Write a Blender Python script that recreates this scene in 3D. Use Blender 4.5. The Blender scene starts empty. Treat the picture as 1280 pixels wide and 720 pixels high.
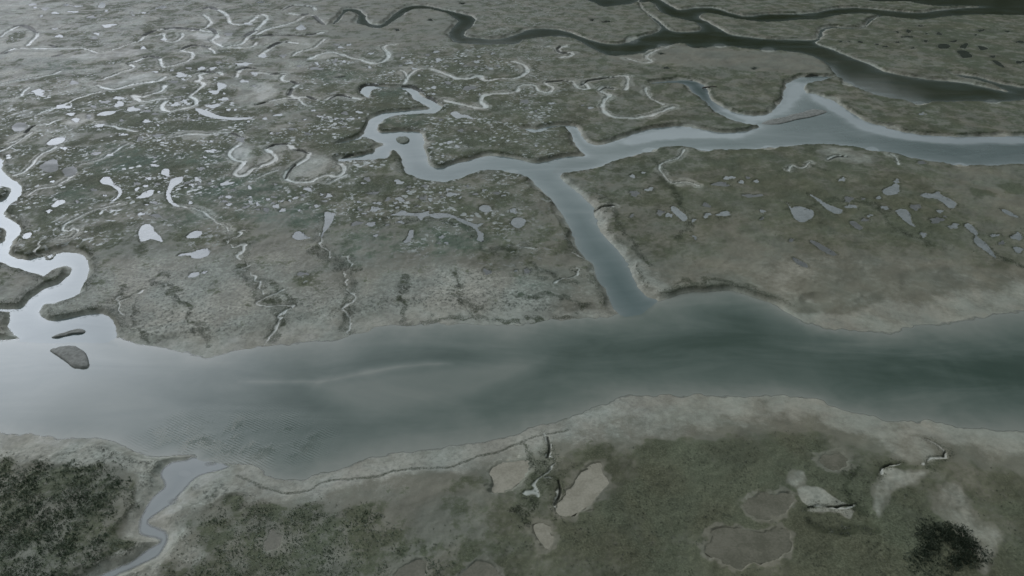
import bpy, math, random
import numpy as np
random.seed(7)
rng = np.random.default_rng(11)
R = math.radians
scene = bpy.context.scene
col = scene.collection
# ---------------------------------------------------------------- camera: a drone 100 m above the marsh, looking down 34 degrees
FOC, PITCH, CAMZ = 853.3, R(34.0), 100.0
cp, sp = math.cos(PITCH), math.sin(PITCH)

def at(px, py, z=0.0):
    """Point of the level z that shows at photograph pixel (px, py)."""
    px = np.asarray(px, float); py = np.asarray(py, float)
    x = (px - 640.0) / FOC; y = (360.0 - py) / FOC
    t = (z - CAMZ) / (y * cp - sp)
    return x * t, (cp + y * sp) * t

def at_far(px, py, z=0.0):
    """at(), held this side of the horizon for points surveyed above the top edge."""
    return at(px, np.maximum(py, -60.0), z)
# ---------------------------------------------------------------- survey of the marsh
# outlines were plotted on the photograph (1280x720) and are laid out on the ground by at()
RIVER = [(-700,424),(-60,424),(23,422),(50,424),(110,421),(146,421),(152,423),(160,425),(175,429),(197,432),(225,439),(250,441),(267,443),
 (287,440),(317,434),(345,430),(382,426),(420,420),(445,414),(480,406),(510,407),(545,403),(595,404),(640,406),(690,399),(745,395),(772,391),
 (800,380),(822,376),(840,370),(852,366),(866,363),(880,364),(896,363),(912,361),(935,368),(960,376),(975,384),(992,395),(1022,405),(1060,411),
 (1100,413),(1160,405),(1220,396),(1280,384),(1400,368),(1900,330),(2100,640),(1500,590),(1340,552),(1280,541),(1235,535),(1185,530),(1157,526),
 (1145,527),(1110,526),(1080,517),(1042,509),(1022,499),(960,496),(915,495),(865,495),(815,495),(790,497),(752,505),(720,517),(672,530),
 (640,544),(595,554),(545,560),(495,566),(460,575),(427,585),(400,590),(377,599),(357,600),(335,595),(320,583),(290,581),(262,579),(244,576),
 (242,568),(212,569),(190,570),(160,561),(132,550),(75,546),(0,542),(-60,540),(-700,530)]
WEST = [(-260,180),(-40,195),(0,197),(3,208),(6,217),(22,227),(28,236),(28,243),(20,252),(10,257),(4,268),(15,275),(26,285),(24,293),(16,300),
 (11,312),(15,319),(30,324),(42,322),(57,320),(75,316),(80,315),(100,316),(107,323),(111,332),(110,345),(106,352),(100,360),(99,367),(87,375),
 (62,379),(54,381),(50,388),(52,396),(65,401),(82,397),(100,393),(118,391),(132,393),(141,401),(145,410),(146,424),(146,435),(20,430),
 (24,422),(16,417),(10,408),(13,400),(13,390),(0,389),(-60,392),(-60,385),(0,386),(27,384),(37,372),(57,360),(75,352),(87,342),(89,335),(83,331),(67,336),
 (55,346),(50,344),(38,340),(15,333),(0,327),(-40,322),(-40,300),(0,302),(5,297),(7,287),(0,284),(-30,285),(-30,250),(0,250),(13,238),(10,234),(0,234),(-40,236),(-260,220)]
WINDING = [(702,219),(690,230),(676,232),(665,225),(650,218),(640,215),(607,213),(582,221),(565,226),(545,227),(527,225),(517,221),(507,215),(504,205),(501,195),
 (492,187),(486,191),(482,199),(460,200),(437,201),(425,202),(422,198),(437,196),(465,191),(470,185),(480,180),(470,176),(457,172),(442,176),(427,180),
 (425,178),(442,174),(455,167),(456,160),(462,150),(475,142),(495,139),(520,137),(535,136),(536,133),(520,126),(510,114),(495,111),(475,112),(464,114),
 (463,122),(455,120),(451,113),(457,107.5),(467,107),(482,108),(505,109),(517,111),(527,119),(540,125),(551,132),(550,137),(540,142),(520,144),
 (495,145),(480,150),(471,160),(475,165),(495,164),(520,164),(527,168),(530,180),(534,195),(536,204),(545,209),(560,207),(577,202),(607,195),
 (640,196),(667,203),(690,200),(715,195),(722,200)]
STRAIGHT = [(676,205),(720,205),(702,219),(712,232),(740,255),(742,267),(750,287),(772,312),(785,332),(795,352),(799,360),(810,370),(822,376),(815,400),(770,400),
 (772,391),(762,380),(755,360),(747,350),(740,330),(731,322),(720,305),(707,272),(687,247),(665,225)]
EASTERN = [(690,226),(676,210),(690,200),(715,195),(730,194),(727,190),(720,180),(712,164),(705,160),(690,160.5),(672,165),(660,163),(655,160.5),(660,160),(672,162),(685,158),(706,156),
 (720,158),(725,165),(732,176),(745,181),(760,179),(780,172),(802,163),(827,159),(852,157),(877,161),(902,165),(927,164),(945,160),(946,157),
 (922,152),(905,145),(890,137),(882,127),(866,115),(857,106),(840,104),(818,105),(815,103),(840,100.5),(857,99.5),(874,102),(883,110),(888,120),(892,126),
 (902,132),(915,139),(940,144),(960,142),(970,133),(977,125),(982,107),(992,99),(1015,95),(1040,96.5),(1028,101),(1008,106),(1007,115),(1017,117),
 (1042,125),(1065,140),(1080,150),(1115,160),(1147,167),(1185,170),(1280,170),(1400,170),(1900,165),(1900,206),(1400,206),(1280,206),(1210,207),(1172,203),(1135,196),
 (1090,187),(1050,182),(1010,181),(960,185),(920,188.5),(880,187),(847,184),(815,188),(790,195),(752,207),(722,215),(702,219)]
NORTHERN = [(430,11),(445,11),(455,17),(459,26),(465,30),(475,31),(485,24),(495,15.5),(507,8.5),(527,6),(545,9),(570,15),(590,20),(594,27),(585,37),(581,44),
 (595,47),(620,48.5),(640,44.5),(655,39),(672,35.5),(695,36),(715,41),(740,50),(765,55),(785,52),(800,46),(822,40),(825,33),(815,22),(803,12),(800,3),(795,-8),(828,-8),
 (833,0),(847,11.5),(865,10),(890,9),(915,16),(935,20),(960,17),(1010,16.5),(1042,10.5),(1072,9),(1110,12.5),(1147,15.5),(1172,12.5),(1205,9.5),(1228,8),
 (1180,8.5),(1165,8),(1135,3),(1090,2),(1060,-2),(1040,-8),(1900,-8),(1900,22),(1400,21),(1280,20),(1235,19),(1185,21),(1155,25),(1135,24),(1101,21),(1089,26),(1081,34.5),(1060,37),
 (1040,35),(1029,38),(1027,46),(1020,54),(1042,62),(1065,72),(1085,79),(1100,87),(1120,92),(1160,99),(1197,102),(1235,109),(1262,115),(1240,106),(1220,100),(1190,92.5),(1222,96),(1247,103),(1272,108),(1280,109),(1400,116),
 (1900,125),(1900,134),(1400,128),(1280,126),(1185,127.5),(1150,129),(1110,122),(1072,110),(1047,96),(1030,78),(1000,66),(930,61),(900,57),(872,61),(855,55),(832,57),
 (815,61),(802,67),(780,70),(760,69),(740,60),(722,50.5),(705,45.5),(685,46),(655,51),(640,56),(607,56.5),(577,55),(564,49),(561,40),(570,29),
 (572,25),(557,17),(537,12),(515,12),(502,20),(490,28),(477,34.5),(460,33),(445,29),(449,21),(442,16),(433,15),(422,26),(416,31),(418,27),(428,15)]
GULLY = [(246,570),(232,574),(216,576),(203,584),(198,594),(204,606),(195,615),(182,630),(173,650),(172,665),(180,670),(198,676),(190,682),(175,692),(160,702),(122,719),(60,760),(80,770),
 (140,722),(162,712),(195,696),(207,681),(212,670),(207,662),(187,652),(196,642),(216,627),(233,609),(250,594),(290,582)]
FAR_POND = [(733,-6),(735,0),(745,5),(755,9),(768,8),(790,4.5),(800,-6)]
FAR_ISLES = [  # dry ground inside the northern channels
 [(838,-6),(847,10.5),(865,8.5),(892,7.5),(915,14.5),(935,18.5),(962,15.5),(1010,15),(1042,9),(1072,7.5),(1110,11),(1147,14),(1172,11),(1205,8.8),(1180,8.6),(1165,8),(1135,3),(1090,2),(1040,-6)],
 [(875,22),(881,16.5),(900,19),(920,24),(960,28),(997,25),(1022,25),(1042,20),(1072,18),(1098,19.5),(1086,25),(1079,33),(1060,35),(1040,33),(1026,37),(1023,46),(1015,50),(960,48),(940,46.5),(915,43),(900,36),(887,28)],
 [(796,-6),(801,3),(812,3),(820,7),(829,17),(850,24),(870,29),(876,34.5),(873,38.5),(850,39.5),(838,37.5),(828,30),(812,18),(802,11)],
]
WATERS = [  # name, label, outline, bank slope, bed slope, max depth
 ('river',    'broad grey green tidal river crossing the whole middle of the marsh', RIVER, .35,.10,2.2),
 ('creek',    'bright silver creek looping in at the far left edge into the river', WEST, .8,.30,.9),
 ('creek',    'pale winding creek with tight S bends in the upper middle of the marsh', WINDING, .9,.35,.9),
 ('creek',    'straight grey creek joining the winding creek to the river', STRAIGHT, .5,.25,1.2),
 ('channel',  'wide blue grey channel running from the creek junction to the right edge', EASTERN, .8,.28,1.4),
 ('channel',  'dark olive far channels curling along the top right of the marsh', NORTHERN, .7,.5,1.6),
 ('creek',    'small shallow creek emptying into the river beside the dense shrubs at bottom left', GULLY, .45,.10,.5),
 ('channel',  'short dark channel bend cut off by the top edge', FAR_POND, .7,.4,.8),
]
# bank slope along the river (px, py, slope): low = mudflat running out, high = cut bank
BANKS = [(0,423,.8),(160,425,.3),(260,443,.05),(380,427,.04),(520,407,.05),(640,406,.05),(745,395,.08),(765,385,.3),(822,376,.3),(850,367,1.3),(880,364,1.5),(912,361,1.4),
 (940,370,1.1),(975,384,.5),(1022,405,.05),(1100,413,.03),(1180,403,.02),(1280,384,.03),(1280,541,.06),(1180,530,.08),(1080,517,.08),(960,496,.05),(865,495,.05),(790,497,.05),
 (720,517,.06),(640,544,.05),(545,560,.05),(460,575,.05),(400,590,.06),(357,600,.12),(320,583,.06),(262,579,.03),(215,569,.5),(160,561,.5),(75,546,.1),(0,542,.05),
 (1100,385,.03),(1200,365,.03),(1290,352,.03),(1020,375,.045),(1060,355,.04),(1150,350,.03),(1000,530,.06),(860,530,.05),(1100,550,.07),(1250,575,.06),(690,240,.25),(725,305,.3),(745,340,.3),(745,275,.2),(785,330,.15),(812,187,.07),(880,188,.06),(960,185,.05),(1090,186,.05),(1200,206,.06),(1040,124,.08),(1115,160,.06),(1250,170,.06),
 (790,50,.06),(830,57,.05),(900,57,.04),(960,62,.05),(1060,105,.05),(1150,129,.06),(1240,127,.06),(845,102,.7),(862,108,.7),(880,118,.7),(895,128,.5),(985,105,.8),(1000,97,.9),(705,180,.8),(760,180,.5),(860,158,.15),(940,152,.2),(640,214,.1),(560,227,.35),(610,195,.2),(540,180,.15),
 (470,33,.15),(520,12,.5),(600,57,.5),(700,46,.25),(230,590,.03),(215,625,.04),(200,660,.3),(185,600,.6),(172,650,.6)]
# ------------------------------------------------------------ small wet creeks: (width in photo px, points)
RILLS = [
 (5,[(752,115),(762,119),(756,126),(753,133),(757,141),(765,146),(785,148),(805,146),(820,142),(832,137),(842,134)]),
 (3,[(752,114),(748,112),(756,109),(767,112)]),(3,[(727,107),(732,102),(752,99),(780,95),(785,100),(782,113)]),
 (3.5,[(640,116),(647,115),(650,108),(667,107),(673,114),(685,116),(691,110),(682,104),(697,102),(715,102),(722,110),(735,111),(730,102)]),
 (4,[(607,101),(625,99),(640,99),(655,94),(659,86),(652,80),(640,77)]),(5,[(707,58),(698,61),(701,66),(715,66),(711,71),(700,72)]),
 (2.5,[(672,59),(690,59),(697,64)]),(2.5,[(806,110),(810,120),(822,128),(830,132)]),(3,[(785,74),(800,78),(815,77),(808,70),(835,57)]),
 (4,[(320,20),(330,19),(334,24),(328,30),(320,38)]),(4,[(352,13),(362,8),(375,7),(390,9),(394,13)]),
 (4,[(362,17),(372,19),(380,19),(392,20),(400,26),(405,31)]),(5,[(320,47),(335,44.5),(357,44),(382,44),(402,41)]),(4,[(320,44),(332,38),(345,34),(365,29),(378,22)]),
 (4.5,[(325,71),(335,63),(345,56),(358,53),(370,55)]),(3,[(366,70),(372,66),(392,60),(405,50)]),
 (5,[(386,74),(402,68),(414,66),(427,69),(435,72),(450,75),(462,79),(477,78),(486,72),(485,66),(479,60),(485,57),(493,57)]),
 (4.5,[(320,91),(340,92),(355,92),(352,100),(365,103),(372,106),(364,112),(362,118),(370,122),(384,122),(396,125)]),
 (6,[(409,125),(418,120),(428,119),(437,122),(450,124)]),(3,[(320,131),(335,127),(350,124),(370,123),(380,131),(392,133)]),
 (3,[(505,105),(509,97),(505,91),(500,88)]),(3,[(509,98),(517,90),(528,86.5),(538,86)]),
 (6,[(541,87),(552,91),(565,96),(577,99),(588,98),(597,95),(605,100)]),
 (5,[(556,126),(570,129),(590,134),(605,136),(607,133),(601,128),(604,121),(614,118),(640,117)]),
 (3.5,[(0,47),(8,41),(20,34),(30,33),(40,37),(46,42),(44,48),(34,57)]),(3,[(5,68),(12,63),(30,61),(60,61),(85,61),(105,61),(122,66),(140,63),(160,56),(175,51),(180,46),(195,38.5),(210,36)]),
 (5,[(207,37),(225,36),(240,38),(258,39),(270,41),(270,48),(263,50)]),(3.5,[(238,39),(255,36),(264,30),(261,24),(254,19)]),
 (4,[(254,11),(264,11),(275,14),(284,20),(287,28),(294,31),(303,31),(313,28),(320,22)]),(4,[(263,50),(272,56),(285,60),(302,60),(315,59),(320,54)]),(3.5,[(284,59),(302,55),(310,47),(320,40)]),
 (3.5,[(196,44),(205,42),(205,49),(212,53),(222,51),(228,46),(227,42)]),
 (4,[(226,64),(238,58),(252,57),(262,61),(269,67)]),(3.5,[(229,64),(241,67),(239,74),(228,79),(218,82),(205,84),(201,77),(196,72),(185,71),(172,76),(160,80)]),
 (3,[(160,80),(168,85),(150,91),(127,100)]),
 (5,[(122,106),(140,112),(160,107),(180,104),(198,102),(207,97)]),(5,[(207,107),(203,113),(190,117),(178,121),(166,119),(172,125),(185,127),(197,124),(207,123)]),
 (4.5,[(277,94),(275,91),(263,90.5),(250,94),(251,99),(245,102),(255,105),(250,110),(243,116),(238,120),(244,123),(245,129),(240,133),(225,136),(212,139),(204,136),(203,131),(208,126)]),
 (3,[(296,97),(300,88),(310,85),(320,86)]),(3,[(0,105),(15,102),(35,99),(60,94),(75,90)]),(3,[(0,127),(10,124),(25,120),(35,110)]),(3,[(20,150),(45,144),(58,139),(66,136)]),
 (4,[(33,167),(38,161),(46,158),(60,156),(70,152),(76,150)]),(3.5,[(15,179),(30,172),(40,166)]),(3,[(62,139),(75,134),(90,127),(100,122),(125,115)]),
 (3,[(120,155),(135,157),(150,161),(170,165)]),(3.5,[(220,171),(240,168),(262,169),(280,167),(292,168),(304,174)]),(3,[(0,190),(20,180),(30,172)]),
 (4,[(18,219),(30,214),(40,206),(48,196),(60,189),(70,184)]),(3.5,[(95,217),(90,222),(80,228),(68,234),(52,236),(42,240),(36,244)]),(2.5,[(100,206),(118,202),(132,197),(148,186),(160,180)]),
 (2.5,[(150,256),(130,262),(112,267),(95,275),(81,282),(79,288),(88,290),(92,286),(97,289),(94,296),(84,301),(74,302)]),(2.5,[(82,314),(64,317),(48,316),(47,312),(54,304),(62,299),(68,299),(75,303)]),
 (2.5,[(222,259),(232,260),(243,262),(252,266),(262,272),(274,280),(283,283),(287,290)]),
 (5,[(300,181),(288,191),(287,196),(294,202),(304,205),(298,212),(292,218),(297,221),(306,220),(316,212),(322,210)]),
 (5,[(322,211),(332,206),(344,201),(345,195),(335,189),(334,185),(344,182),(360,182),(366,187),(377,190),(386,192),(386,196),(375,204),(363,212),(357,219),(360,225),(372,228),(388,227),(398,222),(410,219),(420,220),(430,214),(429,208),(423,204)]),
 (3,[(320,224),(334,218),(347,214)]),(3,[(410,229),(424,222),(432,218)]),
 (2.6,[(305,290),(288,298),(283,304),(285,309),(293,308),(303,304),(309,308),(307,313),(298,317),(296,323),(306,326),(317,328),(309,332),(298,338),(298,341),(309,342),(319,343),(320,351),(327,353),(322,361),(325,366)]),
 (2.4,[(350,361),(337,368),(325,374),(323,378),(344,382),(366,379),(355,389),(350,400),(343,410),(337,421),(330,432)]),
 (2.4,[(402,290),(400,299),(401,309),(408,315),(415,321),(420,324),(428,322),(437,322),(438,331),(436,338),(428,343),(435,351),(436,359),(440,367),(447,374),(434,381),(427,386),(429,393),(438,398),(442,406),(436,414)]),
 (2,[(150,370),(149,378),(154,386),(160,395)]),(2,[(150,376),(165,368),(185,361)]),
 (2,[(640,318),(655,312),(670,315)]),(2,[(690,352),(700,347),(718,346),(722,338)]),
 (2,[(855,188),(847,199),(831,203),(825,211),(831,221),(840,230),(857,228),(873,233)]),(2.2,[(712,315),(720,318),(731,323)]),(2.4,[(741,263),(752,259),(768,258)]),
 (2,[(1035,200),(1045,195),(1058,197)]),(2,[(985,215),(990,208),(1002,210),(1012,204)]),(2,[(1112,192),(1120,198),(1123,206)]),
 (3,[(682,541),(687,555),(685,570),(692,584),(680,598),(668,611),(656,622)]),(2,[(686,599),(699,602),(700,616),(694,631),(699,645)]),
 (2,[(1010,635),(1025,632),(1045,634),(1066,632)]),(2.4,[(1097,591),(1105,583),(1124,580)]),(2.4,[(1160,548),(1173,554),(1181,562),(1180,570),(1162,571),(1158,580),(1166,588)]),
]
STRIPS = [(7,[(505,348),(503,362),(508,378),(505,390),(510,403)]),(9,[(570,345),(573,362),(580,376),(590,388),(600,399)]),(12,[(300,330),(312,352),(335,372),(350,395),(340,418)]),(12,[(395,312),(415,325),(440,345),(438,372),(430,395),(435,410)]),
 (10,[(330,352),(345,360),(360,375),(350,400)]),(8,[(640,372),(665,368),(700,372),(735,380)]),(7,[(520,398),(560,393),(600,396),(660,398),(720,392)]),(8,[(660,330),(690,345),(720,352)]),(7,[(150,362),(165,380),(175,410),(190,428)]),(9,[(200,345),(225,370),(240,400),(262,430)]),
 (9,[(480,275),(520,276),(560,278),(590,290),(605,310),(640,312)]),(7,[(740,240),(760,250),(770,275),(790,300),(810,330)]),(9,[(820,200),(830,225),(850,250),(860,280),(845,300)]),(8,[(985,215),(1000,205),(1020,210),(1040,215)]),(9,[(1100,260),(1120,285),(1150,300),(1170,310)]),
 (8,[(1220,300),(1245,320),(1280,330)]),(9,[(985,262),(1010,258),(1045,250),(1090,256)]),(8,[(850,352),(900,352),(950,358)]),(10,[(660,560),(680,590),(660,620),(650,650)]),(9,[(1085,590),(1065,610),(1075,635)]),(10,[(1010,645),(1040,655),(1090,655)])]
# low cut edge along the top of the beach on the near bank
SCARP = [(296,592),(320,604),(342,612),(365,615),(385,611),(407,600),(437,597),(470,594),(495,587),(525,584),(552,583),(575,579),(595,570),(620,564),(640,555),(665,546),(690,540),(712,536)]
# ------------------------------------------------------------ general cover (px, py, plant cover, pale silt)
COVER = [(50,30,.35,.5),(30,80,.45,.5),(120,40,.5,.4),(100,100,.5,.45),(60,150,.65,.35),(150,150,.7,.35),(240,140,.8,.2),(200,60,.45,.4),(300,40,.45,.35),(330,120,.45,.4),(60,210,.7,.2),(150,230,.75,.2),
 (200,215,.8,.2),(260,215,.75,.2),(300,250,.6,.3),(120,285,.6,.3),(230,290,.5,.4),(420,160,.75,.25),(430,90,.6,.3),(560,110,.75,.2),(600,170,.7,.2),(500,150,.65,.2),(360,60,.4,.5),(450,40,.35,.35),(540,35,.35,.3),
 (700,25,.5,.15),(700,75,.5,.15),(850,75,.5,.1),(950,100,.55,.1),(830,140,.55,.2),(1000,20,.55,.1),(950,38,.55,.1),(1080,60,.6,.1),(1180,60,.7,.05),(1150,85,.45,.25),(1150,145,.6,.15),(1060,120,.5,.2),(680,130,.6,.2),
 (360,240,.6,.3),(350,280,.4,.4),(450,245,.65,.2),(520,300,.55,.2),(580,270,.6,.2),(620,330,.5,.25),(270,350,.25,.65),(350,340,.3,.6),(200,360,.2,.75),(220,410,.08,.85),(450,330,.35,.5),(400,390,.2,.7),(540,390,.15,.85),(640,390,.1,.9),(600,360,.15,.85),
 (700,300,.5,.25),(720,370,.25,.5),(770,260,.5,.3),(850,240,.6,.2),(850,310,.5,.25),(800,360,.2,.5),(900,350,.3,.45),(960,220,.65,.2),(1020,260,.7,.15),(1080,230,.6,.2),(1150,280,.7,.2),(1240,240,.4,.4),(1250,330,.5,.3),(1050,310,.55,.25),(1000,360,.1,.6),(1150,370,.1,.6),(1250,370,.12,.5),
 (740,530,.05,.5),(850,515,.05,.5),(980,515,.1,.45),(1050,545,.4,.3),(850,575,.75,.1),(760,590,.65,.15),(720,660,.7,.15),(850,640,.85,.05),(930,590,.85,.05),(1000,560,.8,.1),(1050,630,.85,.05),(1110,690,.9,.0),(950,705,.65,.15),(1020,680,.85,.05),
 (560,650,.35,.25),(450,612,.2,.4),(520,600,.25,.35),(620,690,.6,.15),(600,600,.45,.2),(1265,640,.6,.2),(1210,560,.5,.3),(30,555,.08,.7),(160,575,.1,.5),(250,610,.02,.8),(240,650,.2,.6)]
# bare or wet ground with an outline of its own: (plant cover, pale, wetness, feather px, points)
PATCHES = [
 (.0,.35,.55,10,[(1000,345),(1060,318),(1150,335),(1280,345),(1400,350),(1400,372),(1280,382),(1160,402),(1060,408),(1000,392)]),
 (.0,.55,.2,9,[(720,522),(760,508),(860,498),(1020,502),(1045,514),(960,525),(840,545),(780,555),(730,550),(700,540)]),
 (.0,.6,.0,5,[(1098,540),(1135,541),(1167,547),(1182,561),(1167,572),(1140,577),(1112,566)]),
 (.0,.6,.0,5,[(1165,615),(1192,605),(1207,622),(1220,655),(1247,668),(1240,722),(1222,722),(1218,690),(1182,648),(1170,635)]),
 (.0,.6,.75,3,[(1112,585),(1100,600),(1088,617),(1092,640),(1101,645),(1107,627),(1111,612),(1135,606),(1160,590),(1130,590)]),
 (.0,1.,.0,2,[(997,612),(1022,610),(1048,626),(1056,631),(1012,633)]),(.0,.9,.1,2,[(1012,636),(1055,634),(1068,640),(1062,650),(1046,640),(1015,640)]),(.0,.6,.0,3,[(982,600),(992,588),(1007,590),(1003,605),(990,608)]),
 (.0,.75,.75,4,[(232,584),(262,582),(318,582),(336,597),(322,603),(300,594),(262,604),(240,625),(222,645),(200,648),(192,642),(212,622)]),
 (.0,.85,.5,3,[(320,585),(336,596),(358,602),(378,600),(400,591),(460,576),(545,561),(640,545),(690,530),(712,536),(690,541),(640,554),(596,569),(552,582),(495,586),(437,596),(407,599),(385,610),(365,614),(342,611),(318,600)]),
 (.0,.8,.2,3,[(0,545),(75,549),(135,553),(160,563),(200,573),(240,571),(215,577),(200,590),(204,604),(190,622),(170,650),(166,668),(155,672),(160,640),(172,610),(170,592),(120,580),(47,575),(0,568),(-200,560),(-200,538)]),
 (.0,.8,.5,5,[(702,221),(714,234),(742,258),(744,270),(754,290),(778,315),(800,350),(815,365),(840,362),(800,330),(775,300),(757,275),(752,260),(722,234)]),
 (.0,.6,.6,6,[(1035,182),(1060,185),(1090,195),(1082,206),(1065,204),(1050,199),(1030,193)]),(.0,.5,.6,6,[(1010,122),(1040,130),(1060,144),(1085,155),(1130,166),(1115,168),(1060,152),(1030,135)]),
 (.1,.2,.35,5,[(760,64),(800,62),(860,58),(940,64),(1010,70),(1040,90),(1000,90),(900,85),(820,78),(770,75)]),
 (.0,.9,.7,4,[(320,104),(335,104),(348,112),(345,119),(330,127),(318,130),(305,122)]),(.1,.7,.7,4,[(240,42),(265,40),(285,46),(290,52),(270,58),(258,55),(245,52)]),
 (.0,.8,.6,3,[(322,207),(340,200),(352,188),(368,190),(382,198),(365,214),(362,222),(395,218),(410,210),(418,200),(400,196),(380,186),(350,180),(335,186)]),
 (.0,.8,.7,3,[(288,190),(302,180),(312,182),(318,195),(310,214),(296,220),(292,213),(303,206),(296,203),(287,196)]),
 (.0,.7,.6,3,[(362,48),(376,47),(385,52),(402,58),(388,60),(372,54)]),(.0,.8,.6,3,[(386,73),(396,67),(420,66),(425,70),(408,73),(395,76)]),
 (.0,.8,.6,3,[(122,104),(150,98),(175,90),(207,92),(208,100),(180,105),(150,110)]),(.0,.8,.6,3,[(90,148),(105,143),(118,148),(105,155),(90,158),(80,154)]),(.0,.6,.5,3,[(295,110),(315,112),(322,130),(308,131),(298,122)]),
 (.0,.8,.55,4,[(499,83),(510,84),(516,90),(509,97),(500,91)]),(.0,.7,.55,3,[(215,166),(240,163),(262,165),(258,171),(230,172)]),(.0,.7,.5,5,[(0,40),(40,33),(46,44),(34,56),(70,60),(60,72),(0,70)]),
 (.0,.7,.4,3,[(0,0),(25,-4),(45,2),(30,8),(10,14),(-10,12)]),(.0,.6,.6,4,[(130,66),(160,60),(180,65),(150,74),(100,75),(80,68)]),
 (.9,.0,.0,3,[(6,51),(18,42),(30,39),(35,44),(25,51),(8,55)]),(.95,.0,.0,4,[(346,136),(352,131),(364,130),(370,134),(362,138)]),(.9,.0,.0,4,[(367,349),(378,345),(388,350),(384,358),(370,358)]),
 (.9,.0,.0,3,[(1252,232),(1275,230),(1278,238),(1265,241),(1255,238)]),(.85,.0,.0,3,[(1216,236),(1235,239),(1240,243),(1222,245)]),(.9,.0,.0,3,[(470,116),(500,114),(515,126),(528,133),(500,136),(474,139),(462,146),(466,130)]),
 (.75,.0,.0,3,[(476,158),(492,148),(520,147),(540,146),(530,158),(500,162),(478,163)]),
]
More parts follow.
